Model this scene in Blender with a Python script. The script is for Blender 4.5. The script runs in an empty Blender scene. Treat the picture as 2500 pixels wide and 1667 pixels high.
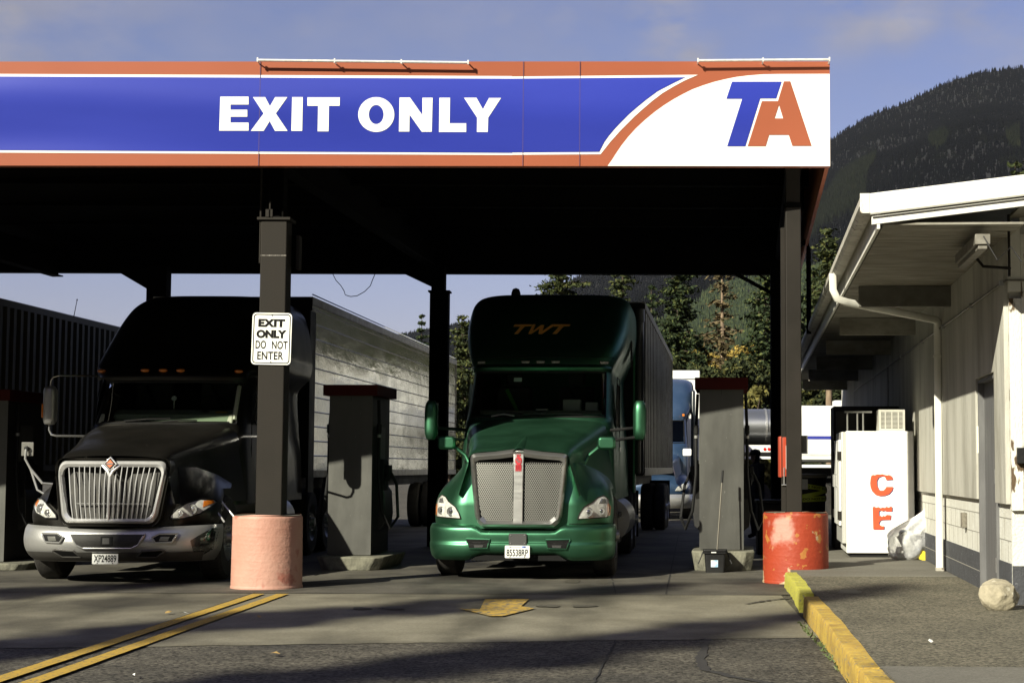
import bpy, bmesh, math, random
import numpy as np
from mathutils import Vector, Matrix
random.seed(7)
R_ = math.radians
scene = bpy.context.scene
# ---------------------------------------------------------------- camera
F_PX, PPX, PPY, CAM_H = 4100.0, 1550.0, 833.5, 1.39
PITCH, ROLL = math.atan(0.0752), 0.003
cd = bpy.data.cameras.new("camera"); cam = bpy.data.objects.new("camera", cd)
scene.collection.objects.link(cam); scene.camera = cam
cd.sensor_width = 36; cd.lens = 36 * F_PX / 2500; cd.shift_x = -(PPX - 1250) / 2500
cd.clip_start = 0.1; cd.clip_end = 30000
cam.matrix_world = Matrix.Translation((0, 0, CAM_H)) @ Matrix.Rotation(math.pi/2 + PITCH, 4, 'X') @ Matrix.Rotation(ROLL, 4, 'Z')
# ---------------------------------------------------------------- sun and sky
SUN_AZ, SUN_EL = R_(36.5), R_(29.5)
sl = bpy.data.lights.new("sun", 'SUN'); sun = bpy.data.objects.new("sun", sl)
scene.collection.objects.link(sun)
sl.energy = 5.0; sl.angle = R_(0.53); sl.color = (1.0, 0.95, 0.77)
sdir = Vector((math.sin(SUN_AZ)*math.cos(SUN_EL), math.cos(SUN_AZ)*math.cos(SUN_EL), -math.sin(SUN_EL)))
sun.rotation_euler = sdir.to_track_quat('-Z', 'Y').to_euler()
sun.location = (-20, -20, 30)
world = bpy.data.worlds.new("World"); scene.world = world; world.use_nodes = True
wn = world.node_tree; wn.nodes.clear()
def _w(t, **k):
    n = wn.nodes.new(t)
    for a, b in k.items(): setattr(n, a, b)
    return n
wo = _w('ShaderNodeOutputWorld'); bg = _w('ShaderNodeBackground'); sky = _w('ShaderNodeTexSky', sky_type='NISHITA')
sky.sun_disc = False; sky.sun_elevation = SUN_EL; sky.sun_rotation = math.pi + SUN_AZ
sky.air_density = 1.0; sky.dust_density = 1.0; sky.ozone_density = 2.0
wtc = _w('ShaderNodeTexCoord'); wmp = _w('ShaderNodeMapping'); wmp.inputs['Scale'].default_value = (1.0, 1.0, 2.1)
wmp.inputs['Location'].default_value = (0.35, 0.1, 0.62)
wno = _w('ShaderNodeTexNoise'); wno.inputs['Scale'].default_value = 4.3; wno.inputs['Detail'].default_value = 7; wno.inputs['Roughness'].default_value = .55
wrm = _w('ShaderNodeMapRange'); wrm.inputs['From Min'].default_value = .34; wrm.inputs['From Max'].default_value = .62
wno2 = _w('ShaderNodeTexNoise'); wno2.inputs['Scale'].default_value = 9.0; wno2.inputs['Detail'].default_value = 5
wcr = _w('ShaderNodeMix', data_type='RGBA'); wcr.inputs['A'].default_value = (3.2, 3.1, 3.3, 1); wcr.inputs['B'].default_value = (6.4, 6.0, 6.1, 1)
wti = _w('ShaderNodeMix', data_type='RGBA', blend_type='MULTIPLY'); wti.inputs['Factor'].default_value = 1; wti.inputs['B'].default_value = (1.15, .94, 1.14, 1)
wmx = _w('ShaderNodeMix', data_type='RGBA')
L = wn.links.new
L(wtc.outputs['Generated'], wmp.inputs['Vector']); L(wmp.outputs['Vector'], wno.inputs['Vector']); L(wmp.outputs['Vector'], wno2.inputs['Vector'])
L(wno.outputs['Fac'], wrm.inputs['Value']); L(sky.outputs['Color'], wti.inputs['A'])
L(wno2.outputs['Fac'], wcr.inputs['Factor'])
L(wti.outputs['Result'], wmx.inputs['A']); L(wcr.outputs['Result'], wmx.inputs['B']); L(wrm.outputs['Result'], wmx.inputs['Factor'])
_acc = None
for (cxp, cyp, rad, amt) in ((1620,60,.038,1.0),(1690,125,.03,.7),(2080,5,.05,.85),(2200,25,.045,.8),(2400,25,.035,.9),(20,55,.028,.8),(1370,50,.020,.45),(1230,45,.018,.3),(740,60,.02,.25),(-700,-300,.35,.9),(3600,-200,.4,.9),(1200,-1500,.5,.7)):
    _p = math.atan(0.0752); _d = Vector((0, math.cos(_p), math.sin(_p))) + Vector(((cxp-1550)/4100, 0, 0)) + Vector((0, -math.sin(_p), math.cos(_p)))*((833.5-cyp)/4100); _d.normalize()
    ds_ = _w('ShaderNodeVectorMath', operation='DISTANCE'); ds_.inputs[1].default_value = _d; L(wtc.outputs['Generated'], ds_.inputs[0])
    mr_ = _w('ShaderNodeMapRange', interpolation_type='SMOOTHSTEP'); mr_.inputs['From Min'].default_value = rad; mr_.inputs['From Max'].default_value = 0; mr_.inputs['To Max'].default_value = amt; L(ds_.outputs['Value'], mr_.inputs['Value'])
    if _acc is None: _acc = mr_.outputs['Result']
    else:
        mm_ = _w('ShaderNodeMath', operation='MAXIMUM'); L(_acc, mm_.inputs[0]); L(mr_.outputs['Result'], mm_.inputs[1]); _acc = mm_.outputs[0]
wno.inputs['Scale'].default_value = 16; wno2.inputs['Scale'].default_value = 22
mu_ = _w('ShaderNodeMath', operation='MULTIPLY'); L(_acc, mu_.inputs[0]); L(wrm.outputs['Result'], mu_.inputs[1]); L(mu_.outputs[0], wmx.inputs['Factor'])
L(wmx.outputs['Result'], bg.inputs['Color']); L(bg.outputs['Background'], wo.inputs['Surface'])
bg.inputs['Strength'].default_value = 0.05
vs = scene.view_settings
vs.view_transform = 'Standard'; vs.look = 'None'; vs.exposure = 0.8; vs.gamma = 1; vs.use_curve_mapping = False
scene.render.resolution_x = 1024; scene.render.resolution_y = 682
if hasattr(scene, 'cycles'):
    scene.cycles.max_bounces = 6; scene.cycles.transparent_max_bounces = 12

# ---------------------------------------------------------------- measuring helpers (photo pixel -> place on a plane)
_F = Vector((0, math.cos(PITCH), math.sin(PITCH))); _U0 = Vector((0, -math.sin(PITCH), math.cos(PITCH))); _R0 = Vector((1, 0, 0))
_R = _R0*math.cos(ROLL) + _U0*math.sin(ROLL); _U = _U0*math.cos(ROLL) - _R0*math.sin(ROLL)
_C = Vector((0, 0, CAM_H))
def ray(px, py): return _F + _R*((px-PPX)/F_PX) + _U*((PPY-py)/F_PX)
def gnd(px, py, z=0.0):
    d = ray(px, py); t = (z-CAM_H)/d.z; return _C + d*t
def at(px, py, Y):
    d = ray(px, py); return _C + d*(Y/d.y)

# ---------------------------------------------------------------- materials
MATS = {}
def rgba(c): return (c[0], c[1], c[2], 1)
def M(name, c1, c2=None, scale=3.0, rough=.6, metal=0.0, bump=0.0, bscale=40.0, coat=0.0, lo=.35, hi=.65, detail=6, stretch=(1,1,1),
      rough2=None, emit=None, alpha=None, trans=0.0, spec=None, c3=None, s3=30.0, t3=.62, coords='Object', bdist=.02, coatr=.03, bdet=6):
    if name in MATS: return MATS[name]
    m = bpy.data.materials.new(name); m.use_nodes = True; nt = m.node_tree; b = nt.nodes['Principled BSDF']
    b.inputs['Base Color'].default_value = rgba(c1); b.inputs['Roughness'].default_value = rough; b.inputs['Metallic'].default_value = metal
    b.inputs['Coat Weight'].default_value = coat; b.inputs['Coat Roughness'].default_value = coatr
    if spec is not None: b.inputs['Specular IOR Level'].default_value = spec
    if trans: b.inputs['Transmission Weight'].default_value = trans
    if alpha is not None: b.inputs['Alpha'].default_value = alpha
    if emit: b.inputs['Emission Color'].default_value = rgba(emit); b.inputs['Emission Strength'].default_value = 1
    tc = nt.nodes.new('ShaderNodeTexCoord'); mp = nt.nodes.new('ShaderNodeMapping'); mp.inputs['Scale'].default_value = stretch
    nt.links.new(tc.outputs[coords], mp.inputs['Vector'])
    if c2 is not None:
        no = nt.nodes.new('ShaderNodeTexNoise'); no.inputs['Scale'].default_value = scale; no.inputs['Detail'].default_value = detail
        no.inputs['Roughness'].default_value = .6
        mr = nt.nodes.new('ShaderNodeMapRange'); mr.inputs['From Min'].default_value = lo; mr.inputs['From Max'].default_value = hi
        mx = nt.nodes.new('ShaderNodeMix'); mx.data_type = 'RGBA'; mx.inputs['A'].default_value = rgba(c1); mx.inputs['B'].default_value = rgba(c2)
        nt.links.new(mp.outputs[0], no.inputs['Vector']); nt.links.new(no.outputs['Fac'], mr.inputs['Value'])
        nt.links.new(mr.outputs['Result'], mx.inputs['Factor']); out = mx.outputs['Result']
        if c3 is not None:
            n3 = nt.nodes.new('ShaderNodeTexNoise'); n3.inputs['Scale'].default_value = s3; n3.inputs['Detail'].default_value = 8
            m3 = nt.nodes.new('ShaderNodeMapRange'); m3.inputs['From Min'].default_value = t3; m3.inputs['From Max'].default_value = t3+.04
            x3 = nt.nodes.new('ShaderNodeMix'); x3.data_type = 'RGBA'; x3.inputs['B'].default_value = rgba(c3)
            nt.links.new(mp.outputs[0], n3.inputs['Vector']); nt.links.new(n3.outputs['Fac'], m3.inputs['Value'])
            nt.links.new(m3.outputs['Result'], x3.inputs['Factor']); nt.links.new(out, x3.inputs['A']); out = x3.outputs['Result']
        nt.links.new(out, b.inputs['Base Color'])
        if rough2 is not None:
            rr = nt.nodes.new('ShaderNodeMapRange'); rr.inputs['To Min'].default_value = rough; rr.inputs['To Max'].default_value = rough2
            nt.links.new(mr.outputs['Result'], rr.inputs['Value']); nt.links.new(rr.outputs['Result'], b.inputs['Roughness'])
    if bump:
        nb = nt.nodes.new('ShaderNodeTexNoise'); nb.inputs['Scale'].default_value = bscale; nb.inputs['Detail'].default_value = bdet
        bp = nt.nodes.new('ShaderNodeBump'); bp.inputs['Strength'].default_value = bump; bp.inputs['Distance'].default_value = bdist
        nt.links.new(mp.outputs[0], nb.inputs['Vector']); nt.links.new(nb.outputs['Fac'], bp.inputs['Height']); nt.links.new(bp.outputs['Normal'], b.inputs['Normal'])
        if coat: nt.links.new(bp.outputs['Normal'], b.inputs['Coat Normal'])
    MATS[name] = m
    return m

# ---------------------------------------------------------------- mesh helpers
class MB:
    def __init__(s): s.v = []; s.f = []
    def add(s, vs, fs):
        o = len(s.v); s.v += [tuple(p) for p in vs]; s.f += [tuple(i+o for i in f) for f in fs]; return s
    def box(s, x0, x1, y0, y1, z0, z1, m=None):
        vs = [Vector(p) for p in ((x0,y0,z0),(x1,y0,z0),(x1,y1,z0),(x0,y1,z0),(x0,y0,z1),(x1,y0,z1),(x1,y1,z1),(x0,y1,z1))]
        if m is not None: vs = [m @ p for p in vs]
        return s.add(vs, [(0,3,2,1),(4,5,6,7),(0,1,5,4),(1,2,6,5),(2,3,7,6),(3,0,4,7)])
    def cyl(s, p0, p1, r0, r1=None, n=16, caps=True):
        r1 = r0 if r1 is None else r1; p0 = Vector(p0); p1 = Vector(p1); d = (p1-p0).normalized()
        a = d.orthogonal().normalized(); b = d.cross(a)
        vs = []
        for p, r in ((p0, r0), (p1, r1)):
            for i in range(n):
                t = 2*math.pi*i/n; vs.append(p + a*math.cos(t)*r + b*math.sin(t)*r)
        fs = [(i, (i+1) % n, n+(i+1) % n, n+i) for i in range(n)]
        if caps: fs += [tuple(range(n-1, -1, -1)), tuple(range(n, 2*n))]
        return s.add(vs, fs)
    def tube(s, pts, r, n=8):
        pts = [Vector(p) for p in pts]; rs = r if isinstance(r, (list, tuple)) else [r]*len(pts)
        ref = (pts[1]-pts[0]).orthogonal().normalized(); vs = []
        for k, p in enumerate(pts):
            d = (pts[min(k+1, len(pts)-1)] - pts[max(k-1, 0)]).normalized()
            a = (ref - d*ref.dot(d)); a = a.normalized() if a.length > 1e-6 else d.orthogonal().normalized(); ref = a; b = d.cross(a)
            for i in range(n):
                t = 2*math.pi*i/n; vs.append(p + a*math.cos(t)*rs[k] + b*math.sin(t)*rs[k])
        fs = []
        for k in range(len(pts)-1):
            for i in range(n): fs.append((k*n+i, k*n+(i+1) % n, (k+1)*n+(i+1) % n, (k+1)*n+i))
        fs += [tuple(range(n-1, -1, -1)), tuple((len(pts)-1)*n+i for i in range(n))]
        return s.add(vs, fs)
    def grid(s, fn, nu, nv, close_u=False, skip=None):
        vs = []
        for j in range(nv+1):
            for i in range(nu+(0 if close_u else 1)): vs.append(fn(i/nu, j/nv))
        w = nu+(0 if close_u else 1); fs = []
        for j in range(nv):
            for i in range(nu):
                if skip and skip((i+.5)/nu, (j+.5)/nv): continue
                i2 = (i+1) % w if close_u else i+1
                fs.append((j*w+i, j*w+i2, (j+1)*w+i2, (j+1)*w+i))
        return s.add(vs, fs)
    def lathe(s, prof, n=32, axis='z', c=(0,0,0)):
        """prof: list of (r, h)"""
        c = Vector(c)
        def fn(u, v):
            k = v*(len(prof)-1); i = min(int(round(k)), len(prof)-1); r, h = prof[i]; t = 2*math.pi*u
            if axis == 'z': return c + Vector((r*math.cos(t), r*math.sin(t), h))
            if axis == 'y': return c + Vector((r*math.cos(t), h, r*math.sin(t)))
            return c + Vector((h, r*math.cos(t), r*math.sin(t)))
        return s.grid(fn, n, len(prof)-1, close_u=True)
    def prism(s, poly, f0, f1):
        """poly list of 2d points; f0,f1 map (a,b)->3d for the two ends"""
        n = len(poly)
        vs = [f0(*p) for p in poly] + [f1(*p) for p in poly]
        fs = [tuple(range(n)), tuple(range(2*n-1, n-1, -1))] + [(i, n+i, n+(i+1) % n, (i+1) % n) for i in range(n)]
        return s.add(vs, fs)
    def mesh(s, name):
        me = bpy.data.meshes.new(name); me.from_pydata(s.v, [], s.f); me.update()
        bm = bmesh.new(); bm.from_mesh(me)
        bmesh.ops.remove_doubles(bm, verts=bm.verts, dist=1e-5)
        bmesh.ops.recalc_face_normals(bm, faces=bm.faces); bm.to_mesh(me); bm.free(); return me

def link(o): scene.collection.objects.link(o); return o
def tag(o, label=None, cat=None, group=None, kind=None):
    for k, v in (('label', label), ('category', cat), ('group', group), ('kind', kind)):
        if v: o[k] = v
    return o
def finish(o, mat, parent=None, smooth=False, bevel=0, world=False, subsurf=0, solid=0, ang=35):
    me = o.data
    if mat is not None and not me.materials:
        me.materials.append(mat)
    if smooth or bevel or subsurf:
        me.polygons.foreach_set('use_smooth', [True]*len(me.polygons)); 
        if not subsurf:
            try: me.set_sharp_from_angle(angle=R_(ang))
            except Exception: pass
    if solid:
        md = o.modifiers.new('solid', 'SOLIDIFY'); md.thickness = solid; md.offset = 0
    if bevel:
        md = o.modifiers.new('bevel', 'BEVEL'); md.width = bevel; md.segments = 2; md.limit_method = 'ANGLE'; md.angle_limit = R_(40)
    if subsurf:
        md = o.modifiers.new('sub', 'SUBSURF'); md.levels = subsurf; md.render_levels = subsurf
    if parent is not None:
        o.parent = parent
        if world:   # mesh given in world coordinates, parent unrotated
            p = parent; loc = Vector((0,0,0))
            while p is not None: loc += Vector(p.location); p = p.parent
            o.location = -loc
    return o
def part(name, mb, mat, parent=None, **k):
    o = link(bpy.data.objects.new(name, mb.mesh(name) if isinstance(mb, MB) else mb)); return finish(o, mat, parent, **k)
def thing(name, label, cat, loc=(0,0,0), rz=0, group=None):
    o = link(bpy.data.objects.new(name, None)); o.location = loc; o.rotation_euler = (0, 0, rz); o.empty_display_size = .3
    return tag(o, label, cat, group)
def solo(name, mb, mat, label, cat, loc=(0,0,0), rz=0, group=None, **k):
    o = part(name, mb, mat, None, **k); o.location = loc; o.rotation_euler = (0,0,rz); return tag(o, label, cat, group)
def struct(name, mb, mat, **k): return tag(part(name, mb, mat, None, **k), kind='structure')
def shape(loops, depth=0.002):
    """flat filled outline with holes -> mesh in xy plane, thickness along z from 0 to depth"""
    cu = bpy.data.curves.new('c', 'CURVE'); cu.dimensions = '2D'; cu.fill_mode = 'BOTH'; cu.extrude = depth/2
    for lp in loops:
        sp = cu.splines.new('POLY'); sp.points.add(len(lp)-1); sp.use_cyclic_u = True
        for i, p in enumerate(lp): sp.points[i].co = (p[0], p[1], 0, 1)
    o = bpy.data.objects.new('c', cu); link(o); dg = bpy.context.evaluated_depsgraph_get(); dg.update()
    me = bpy.data.meshes.new_from_object(o.evaluated_get(dg)); bpy.data.objects.remove(o); bpy.data.curves.remove(cu)
    me.transform(Matrix.Translation((0,0,depth/2))); me.materials.clear(); return me
def text(s, size, bold=0.0, depth=.002, width=None, shear=0, space=1.0):
    cu = bpy.data.curves.new('t', 'FONT'); cu.body = s; cu.size = size; cu.offset = bold; cu.extrude = depth/2
    cu.align_x = 'CENTER'; cu.align_y = 'CENTER'; cu.shear = shear; cu.space_character = space
    o = bpy.data.objects.new('t', cu); link(o); dg = bpy.context.evaluated_depsgraph_get(); dg.update()
    me = bpy.data.meshes.new_from_object(o.evaluated_get(dg)); bpy.data.objects.remove(o); bpy.data.curves.remove(cu)
    xs = [v.co.x for v in me.vertices]; ys = [v.co.y for v in me.vertices]
    cx, cy = (min(xs)+max(xs))/2, (min(ys)+max(ys))/2; w = max(xs)-min(xs); h = max(ys)-min(ys)
    sx = (width/w) if width else 1; sy = size*0.7/h if width else 1
    me.transform(Matrix.Diagonal((sx, sy, 1, 1)) @ Matrix.Translation((-cx, -cy, depth/2))); me.materials.clear(); return me
FACE = Matrix.Rotation(math.pi/2, 4, 'X')    # xy artwork -> stands up facing -y
def pl(me, M4): me.transform(M4); return me
def join_mesh(mes, name):
    vs, fs = [], []
    for me in mes:
        o = len(vs); vs += [tuple(v.co) for v in me.vertices]; fs += [tuple(i+o for i in p.vertices) for p in me.polygons]
    m = bpy.data.meshes.new(name); m.from_pydata(vs, [], fs); m.update(); return m
def copy_tree(o, parent=None):
    c = o.copy(); link(c)
    if parent is not None: c.parent = parent
    for ch in list(o.children): copy_tree(ch, c)
    return c
def arcpts(cx, cy, rx, ry, a0, a1, n): return [(cx+rx*math.cos(R_(a0+(a1-a0)*i/n)), cy+ry*math.sin(R_(a0+(a1-a0)*i/n))) for i in range(n+1)]
def rrect(x0, x1, y0, y1, r, n=5):
    return arcpts(x1-r, y0+r, r, r, -90, 0, n)+arcpts(x1-r, y1-r, r, r, 0, 90, n)+arcpts(x0+r, y1-r, r, r, 90, 180, n)+arcpts(x0+r, y0+r, r, r, 180, 270, n)

# ---------------------------------------------------------------- shared materials
m_black = M('black_plastic', (.008,.008,.0085), (.014,.014,.014), rough=.5, rough2=.65, bump=.1, spec=.25)
m_dark = M('dark_brown_steel_paint', (.019,.017,.0145), (.024,.021,.018), scale=2, rough=.55, rough2=.7, bump=.08, bscale=60, spec=.12)
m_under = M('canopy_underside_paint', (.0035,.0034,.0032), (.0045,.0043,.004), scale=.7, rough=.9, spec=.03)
m_chrome = M('polished_chrome', (.85,.85,.86), (.75,.75,.76), scale=6, rough=.18, rough2=.26, metal=.92, bump=.04, bscale=12)
m_satin = M('satin_silver', (.50,.50,.49), (.38,.38,.37), scale=2, rough=.34, rough2=.42, metal=.7, bump=.05, bscale=50)
m_rubber = M('tyre_rubber', (.014,.013,.012), (.03,.027,.024), scale=14, rough=.85, bump=.3, bscale=60)
m_white = M('white_paint', (.78,.78,.75), (.70,.69,.65), scale=2, rough=.5, bump=.05)
m_ink = M('black_lettering', (.008,.008,.008), rough=.6, spec=.1)
m_amber = M('amber_lens', (.75,.22,.02), (.55,.15,.02), scale=40, rough=.15, coat=1)
m_redlens = M('red_lens', (.5,.02,.015), rough=.2, coat=1)
m_steel = M('brushed_steel_pump', (.080,.080,.074), (.100,.100,.092), scale=3, rough=.38, rough2=.5, metal=.45, bump=.02, bscale=30, stretch=(1,1,.35), c3=(.19,.19,.175), s3=34, t3=.70)
m_conc = M('pump_base_concrete', (.19,.185,.14), (.08,.078,.06), scale=7, rough=.9, bump=.5, bscale=30)

def scaled(mb, M4): mb.v = [tuple(M4 @ Vector(v)) for v in mb.v]; return mb
# ================================================================ GROUND
SW = .185
def ground_mat(name, cA, cB, cS, spk, sscale, stain_scale, slo, shi, stretch=(1,1,1), bump=.4, spots=None, rough=.85, tracks=0):
    m = bpy.data.materials.new(name); m.use_nodes = True; nt = m.node_tree; b = nt.nodes['Principled BSDF']; N = nt.nodes.new; Lk = nt.links.new
    b.inputs['Roughness'].default_value = rough; b.inputs['Specular IOR Level'].default_value = .3
    tc = N('ShaderNodeTexCoord'); mp = N('ShaderNodeMapping'); mp.inputs['Scale'].default_value = stretch; Lk(tc.outputs['Object'], mp.inputs[0])
    n1 = N('ShaderNodeTexNoise'); n1.inputs['Scale'].default_value = 1.6; n1.inputs['Detail'].default_value = 8; Lk(tc.outputs['Object'], n1.inputs['Vector'])
    mx = N('ShaderNodeMix'); mx.data_type = 'RGBA'; mx.inputs['A'].default_value = rgba(cA); mx.inputs['B'].default_value = rgba(cB)
    mr = N('ShaderNodeMapRange'); mr.inputs['From Min'].default_value = .38; mr.inputs['From Max'].default_value = .62
    Lk(n1.outputs['Fac'], mr.inputs['Value']); Lk(mr.outputs[0], mx.inputs['Factor'])
    # dark stains
    n2 = N('ShaderNodeTexNoise'); n2.inputs['Scale'].default_value = stain_scale; n2.inputs['Detail'].default_value = 5; n2.inputs['Roughness'].default_value=.55; Lk(mp.outputs[0], n2.inputs['Vector'])
    m2 = N('ShaderNodeMapRange'); m2.inputs['From Min'].default_value = slo; m2.inputs['From Max'].default_value = shi; Lk(n2.outputs['Fac'], m2.inputs['Value'])
    x2 = N('ShaderNodeMix'); x2.data_type = 'RGBA'; x2.inputs['B'].default_value = rgba(cS); Lk(m2.outputs[0], x2.inputs['Factor']); Lk(mx.outputs['Result'], x2.inputs['A'])
    # aggregate speckle
    vo = N('ShaderNodeTexVoronoi'); vo.inputs['Scale'].default_value = sscale; Lk(tc.outputs['Object'], vo.inputs['Vector'])
    sp = N('ShaderNodeSeparateColor'); Lk(vo.outputs['Color'], sp.inputs[0])
    m3 = N('ShaderNodeMapRange'); m3.inputs['To Min'].default_value = 1-spk; m3.inputs['To Max'].default_value = 1+spk*1.3; Lk(sp.outputs[0], m3.inputs['Value'])
    x3 = N('ShaderNodeVectorMath'); x3.operation = 'SCALE'; Lk(x2.outputs['Result'], x3.inputs[0]); Lk(m3.outputs[0], x3.inputs['Scale'])
    out = x3.outputs[0]
    if tracks:
        sx = N('ShaderNodeSeparateXYZ'); Lk(tc.outputs['Object'], sx.inputs[0]); nt_ = N('ShaderNodeTexNoise'); nt_.inputs['Scale'].default_value = 1.1; nt_.inputs['Detail'].default_value = 5; mpt = N('ShaderNodeMapping'); mpt.inputs['Scale'].default_value = (1.6,.35,1); Lk(tc.outputs['Object'], mpt.inputs[0]); Lk(mpt.outputs[0], nt_.inputs['Vector']); acc = None
        for xc in (-7.15,-5.25,-2.35,-.45,-1.4,-6.2):
            a1 = N('ShaderNodeMath'); a1.operation = 'SUBTRACT'; a1.inputs[1].default_value = xc; Lk(sx.outputs['X'], a1.inputs[0])
            a2 = N('ShaderNodeMath'); a2.operation = 'ABSOLUTE'; Lk(a1.outputs[0], a2.inputs[0])
            a3 = N('ShaderNodeMapRange'); a3.interpolation_type = 'SMOOTHSTEP'; a3.inputs['From Min'].default_value = .42; a3.inputs['From Max'].default_value = .08; a3.inputs['To Max'].default_value = .75 if xc not in (-1.4,-6.2) else .95; Lk(a2.outputs[0], a3.inputs['Value'])
            if acc is None: acc = a3.outputs[0]
            else: a4 = N('ShaderNodeMath'); a4.operation = 'MAXIMUM'; Lk(acc, a4.inputs[0]); Lk(a3.outputs[0], a4.inputs[1]); acc = a4.outputs[0]
        a5 = N('ShaderNodeMapRange'); a5.inputs['From Min'].default_value = .36; a5.inputs['From Max'].default_value = .62; Lk(nt_.outputs['Fac'], a5.inputs['Value'])
        a6 = N('ShaderNodeMath'); a6.operation = 'MULTIPLY'; Lk(acc, a6.inputs[0]); Lk(a5.outputs[0], a6.inputs[1])
        a7 = N('ShaderNodeMath'); a7.operation = 'MULTIPLY_ADD'; a7.inputs[1].default_value = -tracks; a7.inputs[2].default_value = 1; Lk(a6.outputs[0], a7.inputs[0])
        a8 = N('ShaderNodeVectorMath'); a8.operation = 'SCALE'; Lk(out, a8.inputs[0]); Lk(a7.outputs[0], a8.inputs['Scale']); out = a8.outputs[0]
    n5 = N('ShaderNodeTexNoise'); n5.inputs['Scale'].default_value = 28; n5.inputs['Detail'].default_value = 8; n5.inputs['Roughness'].default_value = .75; Lk(tc.outputs['Object'], n5.inputs['Vector'])
    m5 = N('ShaderNodeMapRange'); m5.inputs['From Min'].default_value = .3; m5.inputs['From Max'].default_value = .7; m5.inputs['To Min'].default_value = .78; m5.inputs['To Max'].default_value = 1.22; Lk(n5.outputs['Fac'], m5.inputs['Value'])
    x5 = N('ShaderNodeVectorMath'); x5.operation = 'SCALE'; Lk(out, x5.inputs[0]); Lk(m5.outputs[0], x5.inputs['Scale']); out = x5.outputs[0]
    Lk(out, b.inputs['Base Color'])
    ad = N('ShaderNodeMath'); ad.operation = 'ADD'; Lk(sp.outputs[1], ad.inputs[0]); Lk(n5.outputs['Fac'], ad.inputs[1])
    bp = N('ShaderNodeBump'); bp.inputs['Strength'].default_value = bump; bp.inputs['Distance'].default_value = .006; Lk(ad.outputs[0], bp.inputs['Height']); Lk(bp.outputs[0], b.inputs['Normal'])
    MATS[name] = m; return m
m_asph = ground_mat('asphalt', (.052,.048,.039), (.080,.073,.058), (.030,.029,.027), .80, 46, .42, .54, .68, (1,1,1), 1.0)
m_pad = ground_mat('stained_concrete', (.215,.200,.150), (.165,.152,.112), (.060,.055,.042), .12, 120, .50, .50, .64, (.62,.42,1), .3, tracks=.62)
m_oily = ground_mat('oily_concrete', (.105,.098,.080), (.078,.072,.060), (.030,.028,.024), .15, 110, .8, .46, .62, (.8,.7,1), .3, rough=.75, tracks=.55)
m_walk = ground_mat('sidewalk_asphalt', (.098,.090,.066), (.130,.118,.086), (.045,.041,.034), .65, 55, .8, .58, .70, (.5,1,1), .8)
m_walk2 = ground_mat('sidewalk_concrete', (.15,.143,.12), (.125,.118,.098), (.07,.066,.055), .15, 110, .9, .6, .75, (1,1,1), .3)
def poly_sheet(pts, z): return MB().add([(p[0], p[1], z) for p in pts], [tuple(range(len(pts)))])
struct('ground', poly_sheet([(-9000,-300),(9000,-300),(9000,14000),(-9000,14000)], 0), m_asph)
def frange(a, b, n): return [a+(b-a)*i/n for i in range(n+1)]
# concrete apron in front of the pumps: ragged front border towards the asphalt
fl = gnd(-250, 1586); fr = gnd(2000, 1556.5)
front = []
for i in range(41):
    t = i/40; p = fl.lerp(fr, t); front.append((p.x, p.y + random.uniform(-.035,.035)))
struct('concrete_apron', poly_sheet(front + [(1.62,19.0),(-12,19.0)], .004), m_pad)
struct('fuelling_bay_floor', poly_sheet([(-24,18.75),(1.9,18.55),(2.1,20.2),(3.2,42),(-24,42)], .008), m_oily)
# joints
m_joint = M('joint_tar', (.018,.017,.016), rough=.9)
def strip(name, pts, w, z, mat, jit=0.0):
    mb = MB(); n = len(pts); vs = []
    for k, p in enumerate(pts):
        a = Vector(pts[max(k-1,0)]); b = Vector(pts[min(k+1,n-1)]); d = (b-a).normalized(); q = Vector((-d.y, d.x))*(w/2)
        j1 = 1+random.uniform(-jit, jit); j2 = 1+random.uniform(-jit, jit)
        vs += [(p[0]+q.x*j1, p[1]+q.y*j1, z), (p[0]-q.x*j2, p[1]-q.y*j2, z)]
    mb.add(vs, [(2*k, 2*k+1, 2*k+3, 2*k+2) for k in range(n-1)])
    return struct(name, mb, mat)
def pxline(pts, n=14, j=.02):
    w = [gnd(*p) for p in pts]; out = []
    for a, b in zip(w[:-1], w[1:]):
        for i in range(n):
            q = a.lerp(b, i/n); out.append((q.x+random.uniform(-j,j), q.y+random.uniform(-j,j)))
    out.append((w[-1].x, w[-1].y)); return out
strip('pavement_joint', pxline([(228,1580),(622,1448)], 20, .004), .022, .012, m_joint, .3)
strip('pavement_joint', pxline([(-150,1449),(1948,1448)], 30, .003), .012, .0125, m_joint, .4)
strip('pavement_joint', [(-.2,18.6),(-.55,30)], .018, .0125, m_joint, .3)
strip('pavement_joint', [(.35,18.6),(.95,36)], .015, .0125, m_joint, .3)
strip('pavement_crack', pxline([(1505,1563),(1478,1610),(1440,1680)], 10, .012), .016, .006, m_joint, .5)
strip('tar_patch', pxline([(1724,1560),(1716,1585),(1712,1612),(1722,1636),(1790,1652),(1880,1668)], 8, .012), .07, .0055, M('tar_patch_black', (.022,.021,.02), (.035,.033,.03), scale=20, rough=.8), .35)
strip('pavement_crack', pxline([(1826,1476),(1870,1468),(1955,1458)], 10, .012), .05, .0135, M('dark_dirt', (.05,.045,.036), (.03,.028,.022), scale=20, rough=.9), .6)
# yellow double line
m_yel = M('worn_yellow_road_paint', (.46,.29,.035), (.36,.24,.04), scale=9, rough=.8, c3=(.11,.10,.08), s3=42, t3=.60, bump=.3, bscale=90, bdist=.004)
ya = gnd(641,1449); yb = gnd(-60,1680)
for off in (0.0, .262):
    strip('yellow_road_line', [(ya.x+off+(yb.x-ya.x)*t, 18.42-(18.42-7.5)*t) for t in frange(0,1,60)], .128, .0165, m_yel, .05)
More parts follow.
